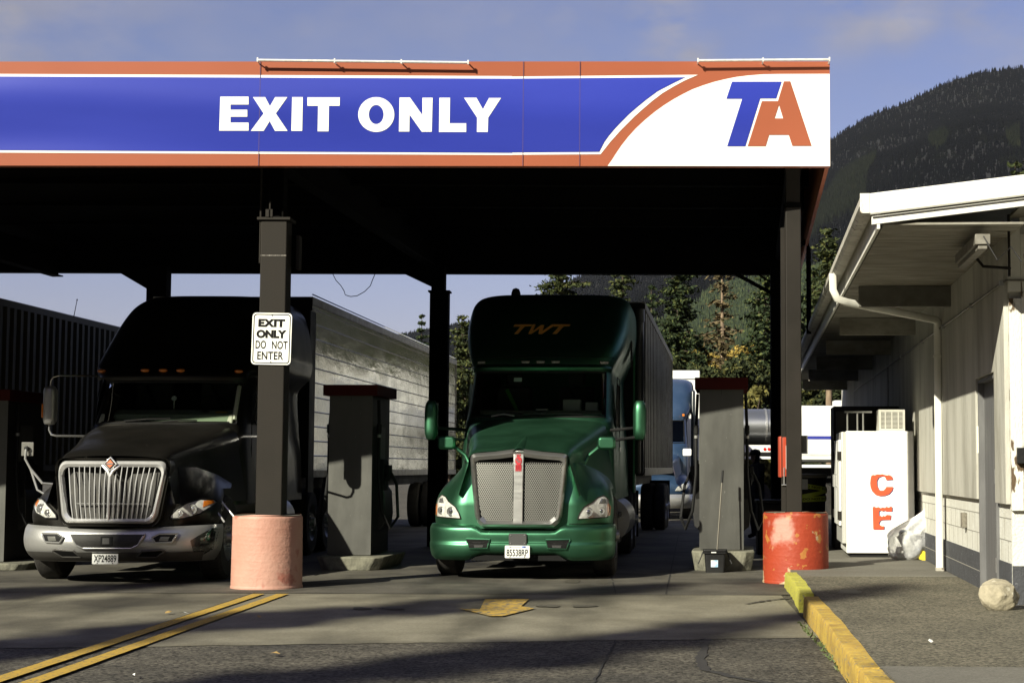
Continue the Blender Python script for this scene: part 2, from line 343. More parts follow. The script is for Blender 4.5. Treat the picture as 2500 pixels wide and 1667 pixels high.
# arrow pointing to the camera
m_arw = M('faded_yellow_arrow_paint', (.47,.30,.045), (.36,.24,.05), scale=5, rough=.8, c3=(.12,.11,.085), s3=16, t3=.53, bump=.3, bscale=90, bdist=.004)
ar = [gnd(*p) for p in ((1184,1465),(1292,1465),(1272,1483),(1306,1488),(1228,1507),(1196,1507),(1120,1488),(1172,1490))]
struct('painted_arrow', poly_sheet([(p.x,p.y) for p in ar], .0165), m_arw)
# dark blobs (oil spots with a shape of their own)
m_oil = M('oil_spot', (.060,.055,.043), (.085,.078,.060), scale=12, rough=.6)
def blob(px, py, rx, ry, z=.013, sc=(0,0,0)):
    c = gnd(px, py, sc[2]); n = 26; ph = [random.uniform(0, 6) for _ in range(3)]
    pts = []
    for i in range(n):
        t = 2*math.pi*i/n; k = 1+.18*math.sin(2*t+ph[0])+.12*math.sin(3*t+ph[1])+.08*math.sin(5*t+ph[2])
        pts.append((c.x+rx*k*math.cos(t), c.y+ry*k*math.sin(t)))
    struct('oil_stain', poly_sheet(pts, z+sc[2]), m_oil)
for a in ((882,1487,.09,.14),(960,1486,.12,.16),(1398,1420,.11,.3),(1478,1421,.11,.3),(1338,1481,.11,.16),(1424,1481,.11,.16),(2075,1444,.13,.26,.004,(0,0,SW))):
    blob(*a)
# ---------------------------------------------------------------- sidewalk on the right (raised) and kerbs
def slab(pts, z0, z1):
    return MB().prism(pts, lambda a,b: (a,b,z0), lambda a,b: (a,b,z1))
struct('sidewalk', slab([(1.30,4.0),(1.35,5),(1.445,8.6),(1.49,10.3),(1.645,13.4),(1.735,15.95),(1.74,16.4),(1.84,18.2),(1.88,19.0),(9,19.0),(9,4.0)], -.1, SW), m_walk)
struct('walkway', slab([(1.855,19.0),(1.865,20.2),(2.05,21.2),(3.4,44),(9,44),(9,19.0)], -.1, SW-.004), m_walk2)
struct('sidewalk_strip', poly_sheet([(1.40,6),(1.505,10.38),(8,10.1),(8,6)], SW+.004), m_walk2)
strip('pavement_joint', [(2.0+i*.25, 19.0) for i in range(22)], .03, SW+.005, M('pale_joint', (.42,.41,.35), (.2,.19,.16), scale=30, rough=.9), .6)
m_kerb = M('worn_yellow_kerb_paint', (.52,.36,.06), (.36,.23,.05), scale=5, rough=.85, c3=(.20,.18,.13), s3=26, t3=.60, bump=.7, bscale=35)
m_kerb2 = M('lime_yellow_kerb_paint', (.46,.44,.06), (.38,.36,.06), scale=5, rough=.85, c3=(.22,.20,.13), s3=26, t3=.62, bump=.7, bscale=35)
def kerb(name, path, w, h, mat, label):
    mb = MB()
    prof = [(0,0),(0.004,h*.55),(0.008,h-.014),(.018,h),(w-.012,h),(w-.003,h-.015),(w,0)]
    n = 40
    P = []
    for i in range(n+1):
        t = i/n*(len(path)-1); k = min(int(t), len(path)-2); a = Vector(path[k]); b = Vector(path[k+1]); P.append(a.lerp(b, t-k))
    def fn(u, v):
        p = P[int(round(v*n))]; q = prof[int(round(u*(len(prof)-1)))]
        j = .003*math.sin(v*23+q[0]*60)+random.uniform(-.0015,.0015)
        return (p.x+q[0]+j, p.y, q[1]+(random.uniform(-.002,.0015) if q[1] > h*.7 else 0))
    mb.grid(fn, len(prof)-1, n)
    m = len(prof); mb.add([mb.v[i] for i in range(m)], [tuple(range(m))]); mb.add([mb.v[n*m+i] for i in range(m)], [tuple(range(m))])
    return solo(name, mb, mat, label, 'kerb', smooth=True, ang=50)
kerb('kerb', [(1.75,19.72),(1.70,18.2),(1.60,16.4)], .15, .185, m_kerb2, 'short lime yellow kerb block touching the foot of the chipped red drum')
kerb('kerb', [(1.59,15.95),(1.50,13.4),(1.35,10.32)], .155, .188, m_kerb, 'long ochre yellow kerb with worn top, between apron and sidewalk')
kerb('kerb', [(1.345,10.25),(1.30,8.6),(1.20,5)], .155, .188, m_kerb, 'pale topped yellow kerb piece running out of the bottom of the photo')
# litter and weeds
m_leaf = M('dry_leaf', (.42,.28,.09), (.25,.17,.07), scale=30, rough=.8)
def leaf(px, py, r, mat, label, z=.02, cat='leaf', zz=0):
    c = gnd(px, py, zz); mb = MB(); pts = [(-r,0,0),(-r*.3,r*.35,.01),(r*.2,r*.15,.02),(r,r*.3,.006),(r*.4,-r*.25,.012),(-r*.4,-r*.35,.004)]
    mb.add(pts, [(0,1,2),(0,2,5),(2,3,4),(2,4,5)]); solo('fallen_leaf' if cat=='leaf' else 'litter_scrap', mb, mat, label, cat, loc=(c.x,c.y,z+zz), rz=random.uniform(0,6))
leaf(412,1500,.07,m_leaf,'curled tan leaf on the concrete left of the yellow lines')
leaf(632,1511,.06,m_leaf,'small tan leaf on the concrete right of the double yellow line')
leaf(670,1602,.07,m_leaf,'light brown leaf lying on the asphalt near the bottom of the photo')
leaf(450,1502,.05,m_white,'pale scrap beside the joint left of the yellow lines', cat='scrap')
leaf(328,1656,.04,m_white,'white scrap on asphalt below the double yellow line', cat='scrap')
leaf(2272,1573,.05,m_white,'thin white scrap on the sidewalk in front of the boulder', cat='scrap', zz=SW)
m_weed = M('weed_green', (.06,.10,.03), (.10,.12,.04), scale=20, rough=.7)
wd = MB()
for i in range(220):
    t = random.random(); c = gnd(1974+random.uniform(-8,12), 1478+random.uniform(-16,14)) if t < .4 else Vector((1.50+random.uniform(-.03,.02)-.15*(t-.4), 15.3-4.5*(t-.4)/.6, 0))
    a = random.uniform(0,6.28); h = random.uniform(.015,.05); w = .012
    wd.add([(c.x-w*math.cos(a),c.y-w*math.sin(a),.01),(c.x+w*math.cos(a),c.y+w*math.sin(a),.01),(c.x+random.uniform(-.03,.03),c.y+random.uniform(-.03,.03),h)], [(0,1,2)])
tag(part('weeds', wd, m_weed), 'low green weeds along the foot of the yellow kerb', 'weeds', kind='stuff')

# ================================================================ CANOPY
FY = 19.80; FK = -.135
def fas(px, py, off=0.0):
    """point on the fascia plane; off metres in front"""
    d = ray(px, py); n = Vector((FK, 1, 0)); P0 = Vector((2.30, FY, 0))
    t = (n.dot(P0)-n.dot(_C)-off)/n.dot(d); return _C + d*t
canopy = thing('fuel_canopy', 'wide truck stop canopy with blue and orange exit only fascia over the fuelling lanes', 'canopy', (2.0, 19.2, 0))
m_blue = M('blue_sign_vinyl', (.024,.038,.33), (.030,.046,.37), scale=.6, rough=.34, coat=.32, coatr=.16, bump=.35, bscale=.45, stretch=(.30,1,1.7), bdist=.9, bdet=1)
m_org = M('orange_sign_vinyl', (.32,.092,.046), (.35,.10,.051), scale=.6, rough=.38, coat=.15, coatr=.3)
m_wht = M('white_sign_vinyl', (.86,.86,.83), (.84,.84,.80), scale=2, rough=.4)
_a, _b = fas(0,404.5), fas(2026,406.5); _c, _d = fas(0,151), fas(2026,150.5)
def zbx(x): return _a.z+(_b.z-_a.z)*(x-_a.x)/(_b.x-_a.x)
def ztx(x): return _c.z+(_d.z-_c.z)*(x-_c.x)/(_d.x-_c.x)
zb = _b.z; zt = _d.z
XL, XR = -13.5, fas(2026.5, 300).x
def fplane(x, off=0): return FY + FK*(2.30-x) - off
def fbox(x0, x1, e0, e1, o0, o1):
    mb = MB(); z0a, z0b, z1a, z1b = zbx(x0)+e0, zbx(x1)+e0, ztx(x0)+e1, ztx(x1)+e1
    mb.add([(x0,fplane(x0,o1),z0a),(x1,fplane(x1,o1),z0b),(x1,fplane(x1,o0),z0b),(x0,fplane(x0,o0),z0a),(x0,fplane(x0,o1),z1a),(x1,fplane(x1,o1),z1b),(x1,fplane(x1,o0),z1b),(x0,fplane(x0,o0),z1a)],
        [(0,3,2,1),(4,5,6,7),(0,1,5,4),(1,2,6,5),(2,3,7,6),(3,0,4,7)]); return mb
fascia = part('fascia', fbox(XL, XR, 0, 0, -.12, 0), m_org, canopy, world=True)
def decal(name, loops, mat, off, parent=fascia, depth=.003):
    """loops of photo pixels on the fascia"""
    L3 = []
    for lp in loops: L3.append([((q := fas(*p)).x, q.z) for p in lp])
    me = shape(L3, depth)
    for v in me.vertices:
        x, z, d = v.co; v.co = (x, fplane(x, off+d), z)
    return part(name, me, mat, parent, world=True) if parent is canopy else finish(link(bpy.data.objects.new(name, me)), mat, parent, world=False)
def c1(X, Y): return (X/1.8816, 100+Y/1.8816)
def c2(X, Y): return (1250+X/2.613, 100+Y/2.613)
wb = [(-700,181)] + [c1(0,153), c1(2352,163), c2(0,229), c2(1186,218), c2(1100,255), c2(1030,293), c2(960,335), c2(894,385), c2(830,440), c2(780,485), c2(730,535), c2(688,577), c2(650,620), c2(623,650), c2(600,680), c2(565,724), c2(0,728), c1(2352,525), c1(0,514), (-700,373)]
bb = [(-700,188)] + [c1(0,165), c1(2352,175), c2(0,243), c2(1105,234), c2(1035,268), c2(930,322), c2(858,375), c2(800,422), c2(745,470), c2(695,520), c2(655,562), c2(618,606), c2(590,645), c2(557,709), c2(0,713), c1(2352,515), c1(0,503), (-700,366)]
wr = [c2(2040,212), c2(1700,213), c2(1600,215), c2(1510,222), c2(1430,232), c2(1360,246), c2(1290,263), c2(1220,285), c2(1150,311), c2(1090,341), c2(1030,374), c2(968,413), c2(910,455), c2(848,506), c2(790,560), c2(742,613), c2(700,666), c2(668,713), c2(640,757), c2(610,815), c2(2040,815)]
decal('white_border', [wb], m_wht, .001)
decal('blue_panel', [bb], m_blue, .005)
decal('white_panel', [wr], m_wht, .001)
# clip: keep the white panel inside the fascia board
for o in fascia.children:
    for v in o.data.vertices:
        v.co.x = min(v.co.x, XR-.002); v.co.z = max(v.co.z, zbx(v.co.x)+.002)
decal('letter_t_logo', [[c2(*p) for p in ((1403,262),(1720,262),(1685,369),(1583,369),(1488,674),(1372,674),(1468,371),(1367,371))]], m_blue, .005)
decal('letter_a_logo', [[c2(*p) for p in ((1734,260),(1775,260),(1911,671),(1788,671),(1765,601),(1640,601),(1618,673),(1503,673),(1594,386),(1696,386))], [c2(*p) for p in ((1703,410),(1729,496),(1675,496))]], m_org, .005)
E_ = [(1013,258),(1143,258),(1143,294),(1060,294),(1060,318),(1137,318),(1137,350),(1060,350),(1060,377),(1143,377),(1143,414),(1008,414)]
X_ = [(1163,260),(1219,260),(1241,302),(1265,260),(1321,260),(1268,335),(1322,415),(1264,415),(1240,370),(1212,415),(1153,415),(1212,335)]
I_ = [(1343,260),(1392,260),(1389,415),(1339,415)]
T_ = [(1413,261),(1562,261),(1561,300),(1512,300),(1510,417),(1460,417),(1462,300),(1413,300)]
O1 = arcpts(1729, 340, 83, 80, 0, 360, 40)[:-1]; O2 = arcpts(1729, 340, 34, 44, 0, 360, 40)[:-1]
N_ = [(1836,262),(1884,262),(1941,343),(1941,263),(1988,263),(1984,419),(1938,419),(1882,340),(1881,418),(1833,418)]
L_ = [(2019,263),(2068,263),(2066,380),(2142,380),(2142,420),(2017,420)]
Y_ = [(2132,263),(2189,263),(2219,316),(2247,264),(2302,264),(2243,354),(2241,420),(2191,420),(2192,354)]
for nm, lp in (('letter_e',[E_]),('letter_x',[X_]),('letter_i',[I_]),('letter_t',[T_]),('letter_o',[O1,O2]),('letter_n',[N_]),('letter_l',[L_]),('letter_y',[Y_])):
    decal(nm, [[c1(*p) for p in l] for l in lp], m_wht, .009)
m_seam = M('seam_gap', (.10,.04,.05), rough=.7)  # dark colour for the joints between fascia panels
for px in (633.5, 1277, 1415.5):
    a = fas(px, 300); part('panel_seam', fbox(a.x-.0025, a.x+.0025, .001, -.001, .0, .0095), M('seam_metal', (.10,.06,.13), rough=.5) , fascia)
for o in fascia.children: o.location = (0,0,0)
m_alu = M('white_light_bar', (.75,.75,.72), (.55,.55,.52), scale=20, rough=.35)
# light bars standing off the top edge
for (pa, pb, ks) in (((629,147.5),(1143,153.5),(629,815,978,1143)), ((1704,148.5),(2025,146),(1704,1862,2025))):
    a = fas(pa[0], pa[1], .10); b = fas(pb[0], pb[1], .10)
    mb = MB(); mb.cyl(a, b, .015, n=12); bar = part('light_bar', mb, m_alu, canopy, world=True, smooth=True)
    for k in ks:
        t = (k-pa[0])/(pb[0]-pa[0]); p = a.lerp(b, t)
        m2 = MB().cyl(p, (p.x-.0, fplane(p.x, 0), ztx(p.x)-.03), .008, n=8).box(p.x-.008,p.x+.008,p.y-.012,p.y+.012,p.z-.02,p.z+.028)
        br = part('bar_bracket', m2, m_alu, bar)
# roof deck, side fascia and beams
dirx = .0666
def cx(x, y): return x + dirx*(y-FY)
deck = MB()
yb_ = 31.0
fy0 = FY+.25
fyl = fplane(XL)+.25; zl = ztx(XL)-.1
deck.add([(XL,fyl,zl-.35),(XR-.06,fy0,zt-.35),(cx(XR,yb_)-.06,yb_,zt-.35),(XL,yb_,zl-.35),(XL,fyl,zl-.08),(XR-.06,fy0,zt-.08),(cx(XR,yb_)-.06,yb_,zt-.08),(XL,yb_,zl-.08)],
         [(0,3,2,1),(4,5,6,7),(0,1,5,4),(1,2,6,5),(2,3,7,6),(3,0,4,7)])
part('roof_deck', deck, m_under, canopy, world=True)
m_side = M('side_fascia_orange', (.40,.115,.04), (.30,.09,.035), scale=3, rough=.5)
sf = MB().add([(XR-.05,FY+.13,zb),(XR-.004,FY+.13,zb),(cx(XR,yb_)-.004,yb_,zb),(cx(XR,yb_)-.05,yb_,zb),(XR-.05,FY+.13,zt),(XR-.004,FY+.13,zt),(cx(XR,yb_)-.004,yb_,zt),(cx(XR,yb_)-.05,yb_,zt)],
         [(0,3,2,1),(4,5,6,7),(0,1,5,4),(1,2,6,5),(2,3,7,6),(3,0,4,7)])
part('side_fascia', sf, m_side, canopy, world=True)
zback = at(1250, 669.5, 30.0).z
def beam(name, p0, p1, w, z0, z1, mat=m_under, fl=.02):
    """I beam between two plan points"""
    p0 = Vector(p0); p1 = Vector(p1); d = (p1-p0).normalized(); q = Vector((-d.y, d.x)); mb = MB()
    def bx(a, z0, z1): 
        c = [p0+q*a, p0-q*a, p1-q*a, p1+q*a]
        mb.add([(v.x,v.y,z0) for v in c]+[(v.x,v.y,z1) for v in c], [(0,1,2,3),(7,6,5,4),(0,4,5,1),(1,5,6,2),(2,6,7,3),(3,7,4,0)])
    bx(w/2, z0, z0+fl); bx(.012, z0+fl, z1-fl); bx(w/2, z1-fl, z1)
    return part(name, mb, mat, canopy, world=True)
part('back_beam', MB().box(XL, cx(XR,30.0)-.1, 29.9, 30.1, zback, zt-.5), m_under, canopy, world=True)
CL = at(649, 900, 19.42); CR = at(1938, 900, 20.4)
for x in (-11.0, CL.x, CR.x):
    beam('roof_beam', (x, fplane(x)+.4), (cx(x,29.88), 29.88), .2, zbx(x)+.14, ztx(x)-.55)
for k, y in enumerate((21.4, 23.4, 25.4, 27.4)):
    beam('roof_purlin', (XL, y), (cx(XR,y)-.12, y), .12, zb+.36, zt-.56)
def column(px0, px1, Y, ztop, w_d, back=False, cap=True, brace=0):
    xa = at(px0, 900, Y).x; xb = at(px1, 900, Y).x
    mb = MB().box(xa, xb, Y, Y+w_d, 0, ztop)
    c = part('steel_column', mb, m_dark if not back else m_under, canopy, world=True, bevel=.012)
    if cap:
        cm = (xa+xb)/2
        part('cap_plate', MB().box(xa-.04, xb+.04, Y-.03, Y+w_d+.03, ztop+.001, ztop+.03), m_dark if not back else m_under, c)
        part('post_stub', MB().box(cm-.09, cm-.07, Y+.08, Y+w_d, ztop+.031, zbx(cm)+.13).box(cm+.07, cm+.09, Y+.08, Y+w_d, ztop+.031, zbx(cm)+.13).box(cm-.07,cm+.07,Y+.12,Y+.14,ztop+.031,zb+.13), m_under, c)
    if brace:
        mb = MB(); cm = (xa+xb)/2
        zc = ztop; bx = cm + brace*.72
        mb.add([(cm,Y,zc),(cm,Y,zback+.1),(bx,Y,zback+.1),(bx,Y,zback),(cm,Y+.08,zc),(cm,Y+.08,zback+.1),(bx,Y+.08,zback+.1),(bx,Y+.08,zback)],
               [(0,1,2,3),(7,6,5,4),(0,4,5,1),(1,5,6,2),(2,6,7,3),(3,7,4,0)])
        part('knee_brace', mb, m_under, c)
    return c, xa, xb
colL, cLa, cLb = column(630, 694, 19.40, at(628,537,19.4).z, .30)
# small fittings on the left column head
fz = at(628, 537, 19.4).z
part('anchor_bracket', MB().box(cLa+.10, cLa+.115, 19.36, 19.40, fz+.03, fz+.22).box(cLa+.06, cLa+.14, 19.36, 19.40, fz+.03, fz+.12), m_dark, colL)
part('weld_seam', MB().box(cLa+.002, cLb-.002, 19.396, 19.399, fz-.42, fz-.412), M('bare_weld', (.35,.33,.29), (.06,.05,.045), scale=60, rough=.5), colL)
part('conduit_pipe', MB().cyl((cLa-.015,19.45,fz-.5),(cLa-.015,19.45,zbx(-4)+.1),.012,n=8), m_dark, colL)
part('junction_box', MB().box(cLb+.07, cLb+.11, 19.6, 19.75, fz-.55, fz-.15), m_dark, colL, bevel=.005)
colR, cRa, cRb = column(1919, 1957, 20.3, at(1938,505,20.3).z, .22, cap=False)
crz = at(1938,505,20.3).z
part('column_head', MB().box(cRa+.01, cRb-.01, 20.29, 20.50, crz+.05, zb+.13), m_dark, colR)
part('shim_plate', MB().box(cRa-.005, cRb+.005, 20.27, 20.52, crz+.001, crz+.05), m_under, colR)
part('edge_plate', MB().box(cRa-.055, cRa-.003, 20.34, 20.4, .87, at(1920,555,20.3).z), m_dark, colR)
c3, a3, b3 = column(1047, 1092, 29.9-.34, at(1070,709,29.6).z, .33, back=True, cap=False, brace=-1)
part('post_neck', MB().box(a3+.02, b3-.07, 29.6, 29.89, at(1070,709,29.6).z, zback+.1), m_under, c3)
part('cap_plate', MB().box(a3-.03, b3+.03, 29.53, 29.88, at(1070,709,29.6).z-.03, at(1070,709,29.6).z-.002), m_under, c3)
c4, a4, b4 = column(352, 401, 29.56, zback+.1, .33, back=True, cap=False)
mbx = MB(); zz = at(357,706,29.6).z; x0 = at(282,670,29.6).x; x1 = at(360,706,29.6).x
mbx.add([(x1,29.6,zz),(x1,29.6,zback+.1),(x0,29.6,zback+.1),(x0,29.6,zback),(x1,29.7,zz),(x1,29.7,zback+.1),(x0,29.7,zback+.1),(x0,29.7,zback)], [(0,1,2,3),(7,6,5,4),(0,4,5,1),(1,5,6,2),(2,6,7,3),(3,7,4,0)])
part('knee_brace', mbx, m_under, c4)
c5, a5, b5 = column(1883, 1911, 29.56, zback+.1, .24, back=True, cap=False)
for (q0, q1) in (((1795,668),(1884,716)),((1848,668),(1884,690))):
    p = at(q0[0],q0[1],29.7); q = at(q1[0],q1[1],29.7); part('brace_rod', MB().cyl((p.x,29.7,p.z),(q.x,29.7,q.z),.035 if q0[0]<1800 else .015,n=8), m_under, c5)
# hanging wire below back beam
w = [at(*p, 29.85) for p in ((812,668),(820,684),(832,697),(840,710),(843,720),(856,724),(872,722),(890,712),(904,698),(910,682),(916,668))]
solo('hanging_wire', MB().tube(w, .007, 6), m_black, 'thin black wire sagging below the back beam of the canopy', 'wire')
# conduits on right back side
p = at(1974, 610, 27); part('downpipe', MB().tube([(p.x-.25,27,4.9),(p.x-.02,27,p.z+.15),(p.x,27,p.z),(p.x,27,3.55)], .04, 10), m_under, canopy, world=True, smooth=True)

# ================================================================ DRUMS
def paint_drum(name, base, fade, chip, chip2, s1, t1, blotch=None):
    m = M(name, base, fade, scale=2.1, rough=.62, lo=.40, hi=.68, c3=chip, s3=s1, t3=t1, bump=.45, bscale=22, detail=7, bdist=.012)
    nt = m.node_tree; b = nt.nodes['Principled BSDF']; src = b.inputs['Base Color'].links[0].from_socket
    tc = nt.nodes.new('ShaderNodeTexCoord'); n = nt.nodes.new('ShaderNodeTexNoise'); n.inputs['Scale'].default_value = s1*.6; n.inputs['Detail'].default_value = 9
    mp = nt.nodes.new('ShaderNodeMapping'); mp.inputs['Location'].default_value = (4,2,7); nt.links.new(tc.outputs['Object'], mp.inputs[0]); nt.links.new(mp.outputs[0], n.inputs['Vector'])
    # more chips towards the foot: splash zone wear
    sx = nt.nodes.new('ShaderNodeSeparateXYZ'); nt.links.new(tc.outputs['Object'], sx.inputs[0])
    mr = nt.nodes.new('ShaderNodeMapRange'); mr.inputs['From Min'].default_value = 0; mr.inputs['From Max'].default_value = .16; mr.inputs['To Min'].default_value = .14; mr.inputs['To Max'].default_value = 0; nt.links.new(sx.outputs['Z'], mr.inputs['Value'])
    ad = nt.nodes.new('ShaderNodeMath'); ad.operation = 'ADD'; nt.links.new(n.outputs['Fac'], ad.inputs[0]); nt.links.new(mr.outputs[0], ad.inputs[1])
    m2 = nt.nodes.new('ShaderNodeMapRange'); m2.inputs['From Min'].default_value = .66; m2.inputs['From Max'].default_value = .69; nt.links.new(ad.outputs[0], m2.inputs['Value'])
    mx = nt.nodes.new('ShaderNodeMix'); mx.data_type = 'RGBA'; mx.inputs['B'].default_value = rgba(chip2); nt.links.new(src, mx.inputs['A']); nt.links.new(m2.outputs[0], mx.inputs['Factor']); nt.links.new(mx.outputs['Result'], b.inputs['Base Color'])
    if blotch:
        ds = nt.nodes.new('ShaderNodeVectorMath'); ds.operation = 'DISTANCE'; ds.inputs[1].default_value = blotch; nt.links.new(tc.outputs['Object'], ds.inputs[0])
        m4 = nt.nodes.new('ShaderNodeMath'); m4.operation = 'MULTIPLY_ADD'; m4.inputs[1].default_value = .75; nt.links.new(n.outputs['Fac'], m4.inputs[0]); nt.links.new(ds.outputs['Value'], m4.inputs[2])
        m5 = nt.nodes.new('ShaderNodeMapRange'); m5.inputs['From Min'].default_value = .58; m5.inputs['From Max'].default_value = .44; m5.inputs['To Max'].default_value = .6; nt.links.new(m4.outputs[0], m5.inputs['Value'])
        x5 = nt.nodes.new('ShaderNodeMix'); x5.data_type = 'RGBA'; x5.inputs['B'].default_value = (.55,.36,.30,1); nt.links.new(mx.outputs['Result'], x5.inputs['A']); nt.links.new(m5.outputs[0], x5.inputs['Factor']); nt.links.new(x5.outputs['Result'], b.inputs['Base Color'])
    return m
m_pink = paint_drum('faded_pink_drum_paint', (.44,.225,.17), (.50,.29,.225), (.38,.15,.11), (.30,.25,.06), 2.2, .60)
m_redd = paint_drum('chipped_red_drum_paint', (.31,.038,.011), (.25,.028,.010), (.36,.14,.03), (.40,.30,.18), 8, .585, blotch=(-.20,-.33,.66))
def drum(name, x, y, r, h, mat, label, lean=0, fadepatch=False):
    t = thing(name, label, 'drum', (x, y, 0), 0, 'painted concrete drums round the canopy columns')
    def fn(u, v):
        a = 2*math.pi*u; z = h*v
        rr = r*(1+.012*math.sin(a*2+1)+.02*(v-.5)*lean) + .0012*max(0, math.sin((v*9+u)*2*math.pi))**10 + (.006 if v < .04 else 0) - (.02*max(0, v-.97)/.03)
        return (rr*math.cos(a), rr*math.sin(a), z+ (.008*math.sin(a*3) if v > .98 else 0))
    part('body', MB().grid(fn, 72, 90, close_u=True), mat, t, smooth=True, ang=60)
    cap = MB(); n = 40; vs = [(0,0,h-.012)]+[((r*.975)*math.cos(2*math.pi*i/n), (r*.975)*math.sin(2*math.pi*i/n), h-.004) for i in range(n)]
    cap.add(vs, [(0,1+i,1+(i+1)%n) for i in range(n)]); part('concrete_fill', cap, m_conc, t)
    return t
d1 = gnd(650.5, 1441); d2 = gnd(1943, 1427.5)
d1t = drum('concrete_drum', d1.x*(1+.395/d1.y), d1.y+.395, .395, .84, m_pink, 'faded pink concrete filled drum around the column with the exit only sign', -1)
d2t = drum('concrete_drum', d2.x*(1+.385/d2.y), d2.y+.385, .395, .86, m_redd, 'chipped red concrete drum around the thin right column, beside the yellow kerb', -.3)
# a faded blotch on the red drum (sun-bleached paint)
def patch_on_drum(t, r, a0, a1, z0, z1, mat, name):
    def fn(u, v):
        a = R_(a0+(a1-a0)*u); rr = r
        return (rr*math.cos(a), rr*math.sin(a), z0+(z1-z0)*v)
    return part(name, MB().grid(fn, 20, 12), mat, t, smooth=True)

# ================================================================ EXIT ONLY plate on the column
Sc = at(662, 826.5, 19.36); W_, H_ = .457, .60
t = thing('exit_sign', 'white exit only do not enter sign screwed to the canopy column', 'sign', (Sc.x, 19.385, Sc.z))
t.rotation_euler = (0, R_(.9), 0)
m_sw = M('sign_white_reflective', (.84,.84,.79), (.80,.80,.75), scale=8, rough=.45)
part('plate', pl(shape([rrect(-W_/2, W_/2, -H_/2, H_/2, .045)], .004), FACE), m_sw, t)
bd = pl(shape([rrect(-W_/2+.014, W_/2-.014, -H_/2+.014, H_/2-.014, .036), rrect(-W_/2+.025, W_/2-.025, -H_/2+.025, H_/2-.025, .028)], .0015), Matrix.Translation((0,-.0045,0)) @ FACE)
part('border', bd, m_ink, t)
def sgn(s, zc, w, h, bold, xc=0, sp=1.0):
    me = text(s, h/.7, bold, .0015, w, 0, sp); return part('lettering', pl(me, Matrix.Translation((xc,-.0045,zc)) @ FACE), m_ink, t)
sgn('EXIT', .182, .312, .094, .009, -.004, 1.1); sgn('ONLY', .054, .350, .097, .009, -.002); 
sgn('DO', -.070, .122, .095, .003, -.122, 1.05); sgn('NOT', -.072, .182, .095, .003, .097, 1.05); sgn('ENTER', -.196, .302, .094, .003, -.008, 1.05)
part('rivet', MB().cyl((0,-.003,.268),(0,-.008,.268),.006,n=10), m_dark, t); part('rivet', MB().cyl((0,-.003,-.268),(0,-.008,-.268),.006,n=10), m_dark, t)

# ================================================================ FIRE EXTINGUISHER BOX etc on right column
m_redbox = M('red_cabinet_paint', (.40,.05,.018), (.36,.045,.018), scale=6, rough=.45)
p0 = at(1903, 1065, 20.35); p1 = at(1926, 1165, 20.35)
t = thing('extinguisher_cabinet', 'orange red extinguisher cabinet hung on the right canopy column', 'cabinet', (p0.x, 20.35, p1.z))
hh = p0.z-p1.z
part('body', MB().box(0,.20,.0,.22,0,hh), m_redbox, t, bevel=.008)
part('door', MB().box(.035,.205,-.02,-.002,.01,hh-.01), m_redbox, t, bevel=.005)
lb = part('label_plate', MB().box(.075,.19,-.025,-.021,.10,hh-.11), m_white, t)
part('frame_print', MB().box(.090,.102,-.0275,-.0255,.15,hh-.15).box(.102,.115,-.0275,-.0255,hh-.165,hh-.15).box(.102,.115,-.0275,-.0255,.15,.165), m_ink, lb)
part('frame_print', MB().box(.118,.135,-.0275,-.0255,.15,.25).box(.118,.135,-.0275,-.0255,.30,.4), m_redbox, lb)
part('latch_pin', MB().cyl((.05,-.03,.12),(.05,-.03,-.09),.006,n=8).cyl((.02,-.03,-.09),(.08,-.03,-.09),.008,n=8), m_chrome, t)
p = at(1963, 1085, 20.4); solo('notice_board', MB().box(-.03,.045,0,.02,-.11,.11), M('grey_plate', (.09,.09,.085), rough=.6), 'small grey plate fixed behind the right canopy column', 'sign', loc=(p.x,20.4,p.z), bevel=.003)

